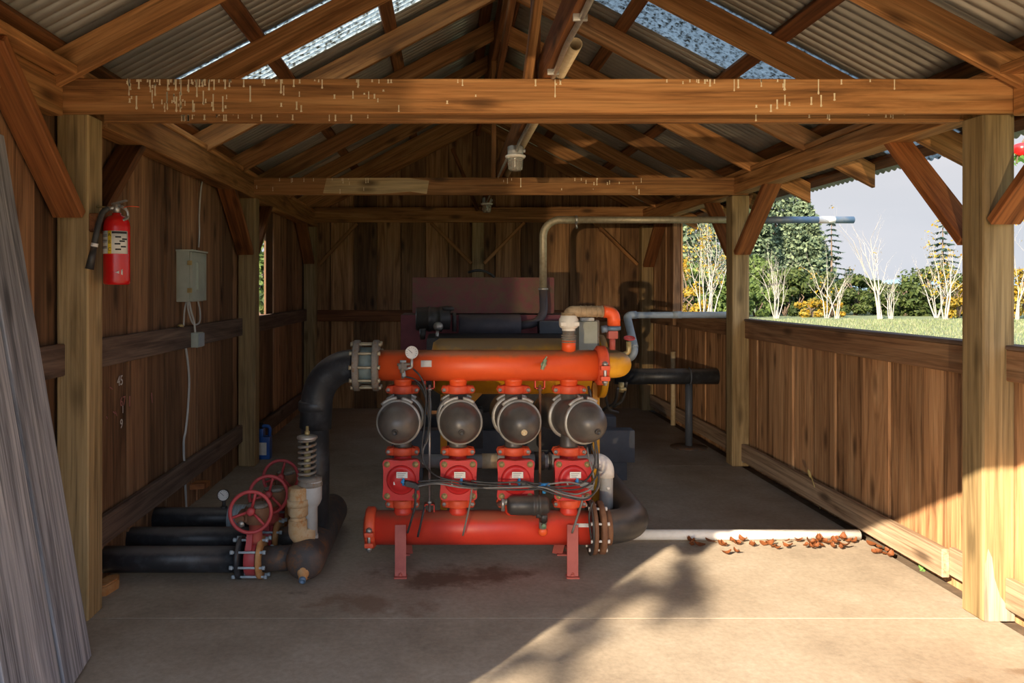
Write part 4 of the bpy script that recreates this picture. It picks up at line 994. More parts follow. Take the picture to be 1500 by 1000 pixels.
# engine: block, pulleys, skid, hood, muffler, air cleaner
b = MB(); b.box2((-.15, 5.95, .55), (1.15, 6.6, 1.12), .03); b.box2((.0, 6.0, .38), (1.0, 6.55, .56), .04)
for k in range(6): b.cyl((.02+.2*k, 5.96, .98), (.02+.2*k, 5.90, .98), .05, seg=18)
b.lathe([(.16, 0), (.17, .01), (.14, .02), (.14, .03), (.17, .04), (.16, .05)], (.3, 5.94, .72), (0, -1, 0), 32); b.lathe([(.09, 0), (.1, .01), (.08, .02), (.1, .03), (.09, .04)], (.75, 5.94, .8), (0, -1, 0), 28); b.build('engine_block', 'engine', pu)
b = MB(); b.box2((-.42, 5.95, .15), (1.47, 6.1, .40), .01); b.box2((-.42, 6.6, .15), (1.47, 6.75, .40), .01)
for x in (-.3, .5, 1.3): b.box2((x, 6.0, 0), (x+.12, 6.7, .16), .005)
b.build('skid', 'skid', pu)
b = MB(); b.box2((XM(790, 5.7), 5.7, .30), (XM(860, 5.7), 5.9, .62), .01); b.build('battery_box', 'engine', pu); b = MB(); b.box2((.0, 5.75, .30), (.28, 5.9, .6), .01); b.build('battery_box', 'engine', pu)
b = MB(); b.box2(P(604, 459, 6.95), P(812, 406, 6.95)+Vector((0, .75, 0)), .012); hd = b.build('hood', 'maroon_dusty', pu); hd['label'] = 'dusty maroon engine hood'
b = MB(); b.box2(P(587, 560, 6.9), P(838, 461, 6.9)+Vector((0, .6, 0)), .008); b.build('side_panel', 'maroon', pu)
b = MB(); b.tube(curve_pts([P(688, 398, 6.95)+Vector((0, .2, 0)), P(697, 396, 7.0), P(709, 397, 6.97), P(718, 401, 6.95), P(724, 406, 6.96)]), .012, 8); b.build('hose', 'hose', pu)
ym = 6.62; mz = 1.5-54*ym/F
b = MB(); b.lathe([(.0, 0), (.085, 0), (.1, .008), (.1, .525), (.085, .533), (0, .533)], (XM(672, ym), ym, mz), (1, 0, 0), 36); mf = b.build('muffler', 'muffler', pu)
b = MB(); ye = 6.75; xe = XM(795.5, ye)
b.tube(fillet([(XM(760, ym), ym, mz), (xe, ym+.05, mz+.03), (xe, ye, P(0, 424, ye).z)], .16, 12), .036, 20); b.build('exhaust_elbow', 'muffler', pu)
b = MB(); b.lathe([(.036, -.0), (.045, .004), (.045, .018), (.036, .022)], (xe, ye, P(0, 425, ye).z), (0, 0, 1), 24); b.build('exhaust_clamp', 'steel', pu)
zx = 1.5+101*ye/F
b = MB(); b.tube(fillet([(xe, ye, P(0, 424, ye).z), (xe, ye, zx), (XM(842, ye), ye, zx)], .15, 14), .033, 20); b.build('exhaust_stack', 'galv_pipe', pu)
b = MB(); b.tube([(XM(842, ye), ye, zx), (XM(1100, ye), ye, zx)], .030, 20); b.build('exhaust_pipe', 'galv_pipe', pu)
b = MB(); b.tube([(XM(1100, ye), ye, zx), (XM(1250, ye), ye, zx)], .0305, 20, hollow=.85); b.build('exhaust_end', 'blue_pipe', pu)
b = MB(); b.tube([(XM(1198, ye), ye, zx), (XM(1222, ye), ye, zx)], .0312, 20); b.build('exhaust_bare_band', 'white', pu)
b = MB(); b.lathe([(.034, 0), (.04, .003), (.04, .02), (.034, .023)], (XM(842, ye), ye, zx), (1, 0, 0), 20); b.cyl((XM(844, ye), ye, zx-.03), (XM(845, ye), ye, zx-.075), .008, seg=8); b.build('exhaust_clamp', 'steel', pu)
ya = 6.5; az = 1.5-44*ya/F; ax0 = XM(609, ya)
b = MB(); b.lathe([(.0, 0), (.09, .002), (.1, .012), (.1, .10), (.108, .104), (.108, .125), (.1, .13), (.1, .2), (.108, .204), (.108, .222), (.09, .23), (.09, .29), (0, .3)], (ax0, ya, az), (1, 0, 0), 32); b.cyl((ax0+.06, ya-.06, az-.08), (ax0+.06, ya-.06, az-.17), .03, .02, seg=16)
ac = b.build('air_cleaner', 'black', pu)
b = MB(); pc = P(655, 468, ya); b.lathe([(.03, 0), (.03, .07), (.06, .08), (.062, .1), (.04, .115), (0, .12)], pc+Vector((0, 0, 0)), (0, 0, 1), 24); b.cyl(pc+Vector((.06, -.02, -.1)), pc+Vector((.06, -.02, .06)), .018, seg=12); b.build('intake_cap', 'black', ac)
b = MB(); b.cyl(P(643, 478, 6.2), P(641, 478, 6.1), .035, seg=20); b.cyl(P(641, 483, 6.15), P(640, 500, 6.15), .012, seg=10); b.build('filler_cap', 'steel', pu)
b = MB(); b.box2(P(790, 494, 6.55), P(838, 470, 6.55)+Vector((0, .15, 0)), .01); b.build('battery_cover', 'skid', pu)
# odds and ends on the engine's right: cables, cocks
b = MB()
for pts in ([(905, 568, 5.2), (900, 590, 5.3), (884, 600, 5.5), (880, 620, 5.7)], [(918, 560, 5.4), (912, 585, 5.5), (898, 596, 5.6)], [(886, 575, 5.3), (892, 598, 5.4), (905, 604, 5.5)]):
    b.tube(curve_pts([P(*p) for p in pts]), .010, 8)
b.build('wiring', 'hose', pu)
b = MB(); b.cyl(P(910, 560, 5.3), P(910, 574, 5.3), .02, seg=12); b.cyl(P(905, 570, 5.28), P(917, 570, 5.28), .012, seg=10); b.build('drain_cock', 'brass', pu)

# black suction pipe on its stand, grey pvc outlet, white stub on the wall
zs = 1.5-128*7.25/F
b = MB(); b.tube([(XM(900, 7.25), 7.25, zs), (2.75, 7.25, zs)], .075, 24); sp = tag(b.build('suction_pipe', 'black_pipe'), 'thick black pipe running level from the pump to the right wall', 'pipe')
sx = XM(1009, 7.25)
s_ = empty('pipe_stand', (sx, 7.25, 0), 'dark upright stand with a round base holding the thick black pipe', 'stand')
b = MB(); b.cyl((sx, 7.25, .01), (sx, 7.25, zs-.07), .034, seg=20); b.build('pole', 'skid', s_)
b = MB(); b.lathe([(.17, 0), (.17, .010), (.05, .02)], (sx, 7.25, 0), (0, 0, 1), 32); b.build('base_plate', 'rust_black', s_)
b = MB(); b.torus((sx, 7.25, zs), (1, 0, 0), .082, .007, 24, 8, PI, 2*PI); b.build('cradle', 'skid', s_)
gp0 = empty('outlet_pipe', (1.58, 6.75, 1.27), 'pale grey pipe going out over the right rail behind the middle post', 'pipe')
b = MB(); b.tube(fillet([P(918, 540, 6.3)+Vector((0, .3, 0)), P(931.5, 519, 6.36), P(918, 461.5, 6.75), (2.62, 6.75, 1.5-38*6.75/F)], .05, 8), .029, 18); b.build('pipe', 'pvc_blue', gp0)
b = MB(); b.tube([P(985, 461, 6.75), P(998, 461, 6.75)], .033, 18); b.build('coupling', 'pvc_blue', gp0)
b = MB(); b.tube(fillet([P(929, 508, 6.4), P(918, 461.5, 6.75), P(932, 461, 6.75)], .05, 8), .034, 18); b.build('elbow', 'pvc_blue', gp0)
b = MB(); b.cyl((XM(986, 8.38), 8.38, .01), (XM(986, 8.38), 8.38, 1.5-92*8.38/F), .026, seg=16); tag(b.build('wall_pipe', 'pvc_old'), 'thin cream upright pipe on the right wall behind the black pipe', 'pipe')

# =================================================================== THINGS ON THE WALLS
fx_, fy_ = XM(171, 3.52), 3.52
fe = empty('fire_extinguisher', (fx_, fy_, P(0, 417, 3.52).z), 'red fire extinguisher with black hose hung on the front left post', 'fire extinguisher')
zf = lambda py: 1.5-(py-VY)*3.52/F
b = MB(); b.lathe([(.0, 0), (.05, 0), (.057, .006), (.058, .02), (.058, zf(333)-zf(417)), (.055, zf(325)-zf(417)), (.042, zf(318)-zf(417)), (.02, zf(315)-zf(417)), (.02, zf(312)-zf(417))], (fx_, fy_, zf(417)), (0, 0, 1), 40); b.build('cylinder', 'ext_red', fe)
def arc_label(a0, a1, z0, z1, mat, name, r=.0588):
    b = MB(); n = 12; pv_ = None
    for k in range(n+1):
        a = a0+(a1-a0)*k/n; p = (fx_+r*math.sin(a), fy_-r*math.cos(a)); q = (b.b.verts.new((*p, z0)), b.b.verts.new((*p, z1)))
        if pv_: b.b.faces.new((pv_[0], q[0], q[1], pv_[1]))
        pv_ = q
    o = b.build(name, mat, fe); o.modifiers.new('t', 'SOLIDIFY').thickness = .0004; return o
arc_label(-1.25, 1.3, zf(372), zf(339), 'label_white', 'label'); arc_label(-.28, .02, zf(372), zf(339), 'label_yellow', 'label_strip', .0592)
arc_label(.05, 1.2, zf(343), zf(340), 'ink', 'label_band', .0592)
for k, py in enumerate((365, 356, 348)): arc_label(-1.15, -.35, zf(py), zf(py-4), 'ink_grey', 'label_lines', .0592)
for k, (py, a) in enumerate(((349, .5), (355, .8), (359, .45), (363, .9), (367, .5), (352, 1.0))): arc_label(a-.2, a+.22, zf(py), zf(py-2.2), 'ink', 'label_lines', .0592)
for ch, py in (('A', 345), ('B', 355.5), ('C', 366)):
    text(ch, 'label_letter', 'ink', (fx_-.0593*math.sin(.13), fy_-.0597*math.cos(.13), zf(py)), (PI/2, 0, -.13), .022, fe, .0002)
b = MB(); b.prism([(0, 0), (.032, -.012), (.032, .014)], (fx_+.018, fy_-.0575, zf(399)), (math.cos(.65), math.sin(.65), 0), (0, 0, 1), .001); b.build('arrow_mark', 'white', fe)
b = MB(); b.cyl((fx_, fy_, zf(313)), (fx_, fy_, zf(299)), .016, seg=16); b.cyl((fx_, fy_, zf(304)), (fx_-.045, fy_-.01, zf(306)), .011, seg=12); b.lathe([(.018, 0), (.018, .008)], (fx_, fy_, zf(314)), (0, 0, 1), 20); b.build('valve_head', 'steel', fe)
b = MB(); b.bar((fx_-.02, fy_, zf(299)), (fx_+.05, fy_-.01, zf(294)), .02, .008, bevel=.002); b.bar((fx_-.005, fy_, zf(302)), (fx_+.045, fy_-.01, zf(305)), .016, .006); b.tube(curve_pts([(fx_+.02, fy_, zf(302)), (fx_+.045, fy_, zf(308)), (fx_+.05, fy_, zf(318)), (fx_+.04, fy_-.03, zf(324))]), .007, 8); b.build('handle', 'steel', fe)
b = MB(); b.tube(curve_pts([P(158, 305, 3.47), P(150, 312, 3.45), P(144, 330, 3.43), P(139, 352, 3.42), P(137, 362, 3.42)]), .013, 12); b.build('hose', 'hose', fe)
b = MB(); b.cyl(P(138, 360, 3.42), P(131, 394, 3.41), .013, .019, seg=16); b.build('nozzle', 'black', fe)
b = MB(); b.cyl(P(139, 356, 3.42), P(138, 361, 3.42), .0155, seg=14); b.build('hose_ring', 'white', fe)
b = MB(); b.tube(curve_pts([P(181, 304, 3.5), P(190, 302, 3.49), P(204, 303, 3.5)]), .0022, 6); b.build('pull_pin_tie', 'orange', fe)
b = MB(); b.tube([P(140, 303, 3.53), P(166, 303, 3.52)], .004, 6); b.build('hanger', 'brass', fe)
# electrical cabinet
ec = empty('electrical_box', (WXL, 5.15, 1.42), 'grey green electrical enclosure on the left wall', 'electrical box')
b = MB(); b.box2((WXL, 5.0, 1.415), (WXL+.085, 5.30, 1.75), .006); b.build('cabinet', 'box_grey', ec)
b = MB(); b.box2((WXL+.086, 5.005, 1.42), (WXL+.104, 5.302, 1.742), .004)
b.prism([(-.09, -.10), (.05, -.10), (.05, .10), (-.09, .10)], (WXL+.104, 5.17, 1.585), (0, 1, 0), (0, 0, 1), .012, .01); dr = b.build('door', 'box_grey', ec)
for z in (1.49, 1.67): b = MB(); b.box((WXL+.09, 4.996, z), (.03, .012, .03), None, .003); b.build('latch', 'brass', ec)
b = MB(); b.box2((WXL, 4.99, 1.745), (WXL+.112, 5.31, 1.757), .003); b.build('rain_hood', 'box_grey', ec)
gi = XL-PW+.041
ob = empty('outlet_box', (gi, 5.2, 1.11), 'small grey outlet box fixed to the dark rail under the electrical enclosure', 'outlet')
b = MB(); b.box2((gi, 5.15, 1.105), (gi+.048, 5.27, 1.205), .005); b.build('box', 'box_grey', ob)
b = MB(); b.box2((gi+.049, 5.155, 1.11), (gi+.056, 5.265, 1.2), .002); b.build('cover_plate', 'pvc_blue', ob)
def cable(name, pts, r, mat, label): 
    b = MB(); b.tube(curve_pts(pts, 6), r, 8); return tag(b.build(name, mat), label, 'cable')
wx = lambda px, py, off=.012: P(px, py, (WXL+off)*F/(px-VX))
cable('supply_cable', [wx(302, 236, .02), wx(301, 252), wx(295, 272), wx(292, 310), wx(292, 340), wx(291, 362)], .006, 'cable', 'white cable dropping from the roof beam to the electrical enclosure')
cable('looped_cable', [wx(275, 440, .05), wx(276, 455, .05), wx(283, 474, .06), wx(292, 472, .06), wx(293, 456, .05), wx(290, 441, .05)], .006, 'cable', 'looped pale cable hanging right under the electrical enclosure')
cable('outlet_cable', [wx(277, 441, .05), wx(280, 456, .06), wx(284, 470, .065), wx(286, 487, .07)], .007, 'cable', 'pale cable from the enclosure down into the small outlet box')
cable('short_cable', [wx(273, 441, .03), wx(270, 456, .03), wx(269, 477, .03)], .006, 'cable', 'short grey cable left under the enclosure, ending behind the rail')
cable('wall_cable', [wx(272, 508), wx(275, 530), wx(277, 560), wx(275, 600), wx(272, 630), wx(269, 650), wx(271, 700), wx(272, 722), wx(273, 745)], .008, 'cable', 'long bluish white cable running down the left wall to the floor')
b = MB(); b.lathe([(.02, 0), (.022, .01), (.012, .018), (0, .02)], (gi-.01, 4.98, 1.253), (0, 0, 1), 14); tag(b.build('fastener_cap', 'brass'), 'small brass cap lying on the dark rail left of the outlet box', 'cap')
# jelly jar lights
def light(x, y, zt_, label):
    l = empty('light_fixture', (x, y, zt_), label, 'light', 'ceiling lights')
    b = MB(); b.lathe([(.048, 0), (.052, -.004), (.052, -.05), (.045, -.055)][::-1], (x, y, zt_), (0, 0, 1), 8); b.cyl((x+.05, y, zt_-.03), (x+.065, y, zt_-.03), .012, seg=10); b.build('junction_box', 'pvc', l)
    b = MB(); b.lathe([(.03, -.078), (.062, -.078), (.068, -.07), (.066, -.062), (.05, -.055)], (x, y, zt_), (0, 0, 1), 28); b.build('collar', 'white', l)
    b = MB(); prof = [(0, -.165), (.036, -.163), (.044, -.155)] + [q for k in range(5) for q in ((.046+.001*k, -.145+.013*k), (.050+.001*k, -.139+.013*k))] + [(.052, -.078)]
    b.lathe(prof, (x, y, zt_), (0, 0, 1), 28); b.build('jar', 'glass', l); return l
bx = (.452)
timber('conduit_beam', (bx, 2.2, 2.51), (bx, 9.3, 2.51), .04, .14, 'timber_dark', 'beam under the ridge with a metal conduit along it, end toward the camera', 'beam')
light(XM(755, 5.05), 5.05, 2.44, 'glass jar light under the ridge beam above the filter bank')
light(XM(713, 8.4), 8.4, 2.50, 'small pale jar light near the back wall')
b = MB(); b.tube(curve_pts([(.462, 2.25, 2.426), (.464, 2.6, 2.426), (.459, 2.9, 2.426), (.466, 3.2, 2.426), (.47, 3.36, 2.43), (.484, 3.41, 2.452), (.484, 3.65, 2.452), (.47, 3.8, 2.428), (.468, 4.4, 2.426), (.463, 4.85, 2.422), (.463, 5.02, 2.40)]), .011, 10)
for y in (2.62, 3.28): b.box((.460, y, 2.428), (.05, .014, .026), None, .003)
tag(b.build('conduit', 'steel'), 'thin metal conduit running along the ridge beam to the jar light', 'conduit')
b = MB(); b.tube([(bx-.012, 5.15, 2.437), (bx-.012, 8.3, 2.437)], .009, 8); tag(b.build('conduit', 'steel'), 'thin conduit beyond the near jar light toward the back', 'conduit')
b = MB(); b.tube([(.512, 3.02, 2.465), (.512, 6.6, 2.465)], .027, 20, hollow=.86); tag(b.build('overhead_pipe', 'pvc_old'), 'yellowed plastic pipe lying on the cross beams, open end toward the camera', 'pipe')

# blue jug behind the left post
jy = 6.78; jx = XM(389, jy)
jg = empty('jug', (jx, jy, 0), 'blue plastic jug with a handle on the floor behind the left post', 'jug')
b = MB(); b.box2((jx-.065, jy-.05, 0), (jx+.05, jy+.05, .20), .015); b.box2((jx-.065, jy-.045, .18), (jx-.01, jy+.045, .27), .015); b.tube(fillet([(jx+.035, jy, .17), (jx+.04, jy, .285), (jx-.04, jy, .29), (jx-.045, jy, .24)], .03), .016, 12); b.build('body', 'blue_jug', jg)
b = MB(); b.cyl((jx-.04, jy, .27), (jx-.04, jy, .315), .02, seg=16); b.build('cap', 'ink', jg)
b = MB(); b.box2((jx-.055, jy-.0525, .04), (jx+.02, jy-.05, .15)); b.build('label', 'label_white', jg)

# leaning weathered panel of planks at the left edge
A0, A1 = Vector((-1.455, 3.12, 0)), Vector((-1.395, 2.93, 0))
dirn = Vector((.12, -1, 0)).normalized(); lean = (P(0, 190, 3.12)-A0); lean = Vector((-.291, -.12, 2.12)).normalized()
pn = empty('plank_panel', A0, 'weathered grey plank panel leaning against the left wall', 'panel')
wds = [.105, .20, .205, .21, .2]
t = 0
for k, w in enumerate(wds):
    c0 = A0+dirn*(t+w/2); nrm = dirn.cross(lean).normalized()
    b_ = timber('plank', c0+Vector((0, 0, .004)), c0+lean*2.12, w-.013, .030+.014*(k % 2), 'grey', None, None, up=nrm, parent=pn, bev=.003)
    t += w

# =================================================================== OUTDOORS
def leaves(b, c, rad, n, size, shell=.35, squash=1, rng=random):
    c = Vector(c)
    for _ in range(n):
        d = Vector((rng.gauss(0, 1), rng.gauss(0, 1), rng.gauss(0, 1))).normalized(); r = rng.uniform(shell, 1)**.6
        p = c + Vector((d.x*rad[0]*r, d.y*rad[1]*r, d.z*rad[2]*r))
        nrm = (d+Vector((rng.gauss(0, .5), rng.gauss(0, .5), rng.gauss(.3, .5)))).normalized(); u = nrm.orthogonal().normalized(); u.rotate(Quaternion(nrm, rng.uniform(0, 2*PI))); v = nrm.cross(u)
        s = size*rng.uniform(.55, 1.2)
        b.b.faces.new([b.b.verts.new(p+q) for q in (u*s, v*s*.55, -u*s, -v*s*.55)])
def bush(px0, px1, ptop, d, mat, label, group='bushes beyond the meadow', dens=1., name='bush', pbase=470, size=.16, stem=True):
    a = P(px0, pbase, d); e_ = P(px1, ptop, d); cx = (a.x+e_.x)/2; w = (e_.x-a.x)/2; h = e_.z+.05
    o = empty(name, (cx, d, -.05), label, 'bush', group)
    b = MB(); n = int(8+w*h*7*min(1, dens*1.2))
    for k in range(n):
        x = cx+random.uniform(-w, w)*.95; z = h*random.uniform(.04, .92); fall = 1-((x-cx)/w)**2*.45
        z *= fall; r = random.uniform(.30, .48)*min(w, h, 1.6)
        leaves(b, (x, d+random.uniform(-.8, 1.2)*min(1.4, w), z), (r*1.2, r, r*.85), int(120*dens), size)
    b.build('foliage', mat, o, flat=True)
    b = MB()
    for k in range(5): b.tube([(cx+random.uniform(-.1, .1), d, -.06), (cx+random.uniform(-w, w)*.4, d+random.uniform(-.3, .3), h*.35), (cx+random.uniform(-w, w)*.7, d+random.uniform(-.5, .5), h*.7)], [.06, .04, .015], 6)
    b.build('stems', 'bark', o); return o
def conifer(px, ptop, pw, d, mat, label, group='conifers', n=26, sparse=0., pbase=468):
    base = P(px, pbase, d); top_ = P(px, ptop, d); H = top_.z+.05; R = pw*d/F/2
    o = empty('conifer', (base.x, d, -.05), label, 'tree', group)
    b = MB(); b.tube([(base.x, d, -.06), (base.x, d, H*.5), (base.x, d, H)], [H*.018, H*.011, .02], 8); b.build('trunk', 'bark', o)
    b = MB(); sz = d/F*5.0
    for k in range(n):
        t = (k+.5)/n; z = H*(.06+.92*t); rr = R*(1-t)**.8+R*.05
        m_ = max(5, int(12*(1-t)+5))
        for j in range(m_):
            if random.random() < sparse: continue
            if not sparse and mat == 'pine':
                a = 2*PI*(j+random.random())/m_
                for f in (.45, .75, 1.0):
                    L = rr*f*random.uniform(.8, 1.1); cs = .06*R+.16*rr
                    leaves(b, (base.x+math.cos(a)*L, d+math.sin(a)*L, z-L*.25), (cs*1.25, cs*1.25, cs*.6), 15, d/F*3.6, .2)
                continue
            a = 2*PI*(j+random.random())/m_; L = rr*random.uniform(.65, 1.12); dv = Vector((math.cos(a), math.sin(a), 0))
            ns = max(4, int(L/sz*2.2))
            for q in range(ns):
                f = (q+1)/ns; p = Vector((base.x, d, z)) + dv*L*f + Vector((0, 0, -L*.32*f+L*.10*f*f))
                for w in range(4):
                    sd = dv.cross(Vector((0, 0, 1))); u = (dv*random.uniform(.4, 1)+sd*random.uniform(-1, 1)+Vector((0, 0, random.uniform(-.7, .1)))).normalized(); s = sz*random.uniform(.7, 1.3)
                    v = u.cross(Vector((random.gauss(0, .4), random.gauss(0, .4), 1))).normalized()
                    b.b.faces.new([b.b.verts.new(p+x_) for x_ in (-u*s*.3, v*s*.3, u*s, -v*s*.3)])
    b.build('foliage', mat, o, flat=True); return o
def bare(px, pbase, ptop, spread, d, label, stems=5, yl=0, group='bare white trees', ymat='yellow_leaf', lean=0., rr=.036, seed=1):
    rg = random.Random(seed); base = P(px, pbase, d); base.z = -.05; H = 1.5-(ptop-VY)*d/F; sp = spread*d/F/2
    o = empty('bare_tree', base, label, 'tree', group); b = MB(); lf = MB(); tips = []
    def grow(p, dr, L, r, lev):
        n = 6; pts = [p]; q = p; dd = dr
        for k in range(n):
            dd = (dd+Vector((rg.gauss(0, .10), rg.gauss(0, .10), .05))).normalized(); q = q+dd*L/n; pts.append(q)
        b.tube(pts, [r*(1-.75*k/n) for k in range(n+1)], 6, caps=False)
        if lev > 0:
            for k in range(2, n+1):
                if rg.random() < .85:
                    s_ = rg.choice((-1, 1)); nd_ = (dd+Vector((rg.uniform(.3, .9)*s_, rg.uniform(-.5, .5), rg.uniform(.0, .5)))).normalized(); grow(pts[k], nd_, L*rg.uniform(.28, .45), r*(1-.7*k/n)*.55, lev-1)
        tips.append(q); tips.append(pts[3])
    for k in range(stems):
        f = (k+.5)/stems*2-1 if stems > 1 else 0
        dr = Vector((f*sp+lean*sp, rg.uniform(-.3, .3)*sp, H)).normalized()
        grow(base+Vector((f*.12, 0, 0)), dr, H*rg.uniform(.72, 1.0)*(1-.12*abs(f)), rr*rg.uniform(.7, 1.1), 2)
    b.build('trunk', 'bark_white', o)
    if yl:
        for t_ in tips:
            if rg.random() < yl*.45: leaves(lf, t_, (.3, .3, .25), 5, .085, .1, rng=rg)
        if len(lf.b.verts): lf.build('foliage', ymat, o, flat=True)
        else: lf.b.free()
    else: lf.b.free()
    return o
random.seed(11)
# seen over the right rail
conifer(1135, 205, 150, 78, 'pine', 'tallest broad conifer behind the exhaust pipe, nearest the middle post', n=30)
conifer(1178, 285, 95, 72, 'pine', 'green conifer just left of the spindly dark conifer', n=26)
conifer(1100, 250, 90, 70, 'pine', 'conifer showing beside the middle post')
conifer(1218, 322, 56, 66, 'pine_dark', 'spindly dark conifer with open branches under the exhaust pipe end', n=15, sparse=.45)
conifer(1244, 392, 30, 74, 'pine_dark', 'short dark conifer in the gap left of the far hills', n=12)
conifer(1381, 316, 62, 60, 'pine_dark', 'dark conifer standing against the sky beside the front right post', n=15, sparse=.3)
conifer(1160, 300, 110, 84, 'pine', 'broad conifer filling the back of the wood', n=26)
bush(1090, 1140, 372, 46, 'bush_light', 'light green leafy bush beside the middle post', pbase=470)
bush(1085, 1130, 415, 43, 'bush_light', 'low pale green bush at the foot of the light green one')
bush(1140, 1190, 392, 47, 'bush', 'dark green bush between the first two bare trees')
bush(1128, 1172, 420, 44, 'bush', 'low dark bush behind the first bare white tree')
bush(1180, 1235, 398, 48, 'bush', 'dark green bush behind the second bare white tree')
bush(1230, 1275, 396, 45, 'bush', 'rounded dark bush left of the tall bare tree in the middle')
bush(1262, 1310, 412, 47, 'bush', 'dark bush behind the tall bare tree in the middle')
bush(1300, 1355, 412, 44, 'bush', 'low dark bush under the far hills')
bush(1335, 1410, 388, 45, 'bush', 'dark bush behind the white trunk beside the front right post')
bush(1205, 1232, 438, 42, 'yellow_leaf', 'small yellow bush at the foot of the second bare tree', dens=.45, size=.12)
bush(1172, 1206, 440, 42, 'yellow_leaf', 'yellow leafy bush between the first and second bare trees', dens=.5, size=.12)
bush(1312, 1330, 407, 48, 'yellow_leaf', 'little yellow tree on the skyline under the far hills', dens=.5, size=.12)
bush(1385, 1422, 405, 41, 'yellow_leaf', 'yellow leafy bush against the front right post', dens=.6, size=.13)
bare(1137, 468, 372, 50, 40, 'bare white fan-shaped tree nearest the middle post', 7, group=None, seed=3)
bare(1211, 467, 374, 62, 40.5, 'second bare tree with a leaning left stem above yellow bush', 3, .12, group=None, seed=5, lean=-.25)
bare(1226, 467, 396, 34, 40, 'thin bare tree just right of the leaning one', 4, group=None, seed=8)
bare(1289, 468, 322, 36, 39, 'tallest bare white tree in the middle of the view', 4, .08, group=None, seed=12, rr=.05)
bare(1305, 468, 396, 40, 39.5, 'short bare white tree touching the tallest one on its right', 4, group=None, seed=15)
bare(1385, 470, 335, 52, 38, 'bare white trunk with yellow leaves beside the front right post', 4, .5, group=None, seed=21, rr=.045)
bare(1372, 468, 380, 70, 41, 'many-stemmed bare tree behind the white trunk by the post', 5, .25, group=None, seed=25)
# seen through the back opening beside the middle post
conifer(1010, 180, 120, 60, 'pine', 'conifer filling the opening left of the middle post', n=30)
bush(985, 1065, 385, 42, 'bush_light', 'light green bush low in the opening left of the middle post')
bush(980, 1030, 410, 38, 'yellow_leaf', 'bright yellow bush low in the opening left of the middle post', dens=.6, size=.12)
bush(985, 1012, 335, 40, 'yellow_leaf', 'yellow leaf cluster high at the left of the back opening', dens=.22, size=.11)
bare(1030, 470, 312, 34, 37, 'bare white tree in the opening, left of the pair', 5, .3, group=None, seed=31)
bare(1042, 470, 318, 40, 36, 'bare white tree in the opening, right of the pair', 5, .3, group=None, seed=35)
# right of the front right post
bush(1478, 1530, 360, 40, 'yellow_leaf', 'yellow bush right of the front right post', dens=.6, size=.12)
bare(1490, 470, 310, 30, 38, 'bare white tree at the right edge of the photo', 3, .3, group=None, seed=41)
# seen through the slot in the left wall
bush(330, 450, 300, 17, 'bush_light', 'tall light green bush seen through the slot in the left wall', size=.10, pbase=530)
bush(345, 430, 425, 14.5, 'bush', 'low blue green bush at the bottom of the left wall slot', size=.09, pbase=530)
# fruit branch at the right edge
fb = empty('fruit_branch', P(1492, 228, 4.4), 'red fruit and green leaf hanging at the right edge beyond the post', 'branch')
b = MB(); fc = P(1497, 219, 4.4); b.lathe([(0, 0), (.02, .002), (.04, .02), (.045, .045), (.038, .07), (.015, .078), (0, .07)], fc-Vector((0, 0, .04)), (0, 0, 1), 20); b.build('fruit', 'ext_red', fb)
b = MB(); leaves(b, P(1492, 230, 4.4), (.04, .05, .04), 14, .035, .1); b.build('foliage', 'weed', fb, flat=True)
b = MB(); b.tube(curve_pts([P(1489, 240, 4.42), P(1495, 215, 4.4), P(1508, 195, 4.4), P(1530, 180, 4.5), P(1600, 160, 4.8)]), .006, 6); b.build('twig', 'bark', fb)
# far hills
def hill(y, x0, x1, pts, name, label):
    b = MB(); n = len(pts); a = [b.b.verts.new((x, y, z)) for x, z in pts]; c = [b.b.verts.new((x, y-120, -30)) for x, z in pts]; e2 = [b.b.verts.new((x, y+200, -30)) for x, z in pts]
    for i in range(n-1): b.b.faces.new((c[i], c[i+1], a[i+1], a[i])); b.b.faces.new((a[i], a[i+1], e2[i+1], e2[i]))
    o = b.build(name, 'hill'); struct(o); return o
hp = [(x, 1.5+(12+5*math.sin(x*.011)+3*math.sin(x*.037+1)+1.5*math.sin(x*.11))*900/F) for x in range(-200, 1400, 12)]
hill(900, 0, 0, hp, 'hills', '')
# meadow grass
random.seed(5); b = MB()
for _ in range(15000):
    d = 12+26*random.random()**.6; px = random.uniform(960, 1560); x = (px-VX)*d/F
    if x < 3.3: continue
    h = random.uniform(.05, .16); a = random.uniform(0, PI); w = .008*d/12; u = Vector((math.cos(a)*w, math.sin(a)*w, 0)); tp_ = Vector((random.gauss(0, .03), random.gauss(0, .03), h)); p = Vector((x, d, -.05))
    b.b.faces.new([b.b.verts.new(p-u), b.b.verts.new(p+u), b.b.verts.new(p+tp_)])
o = b.build('meadow_grass', 'grass_blade', flat=True); tag(o, 'short pale grass of the meadow beyond the right rail', 'grass', kind='stuff')
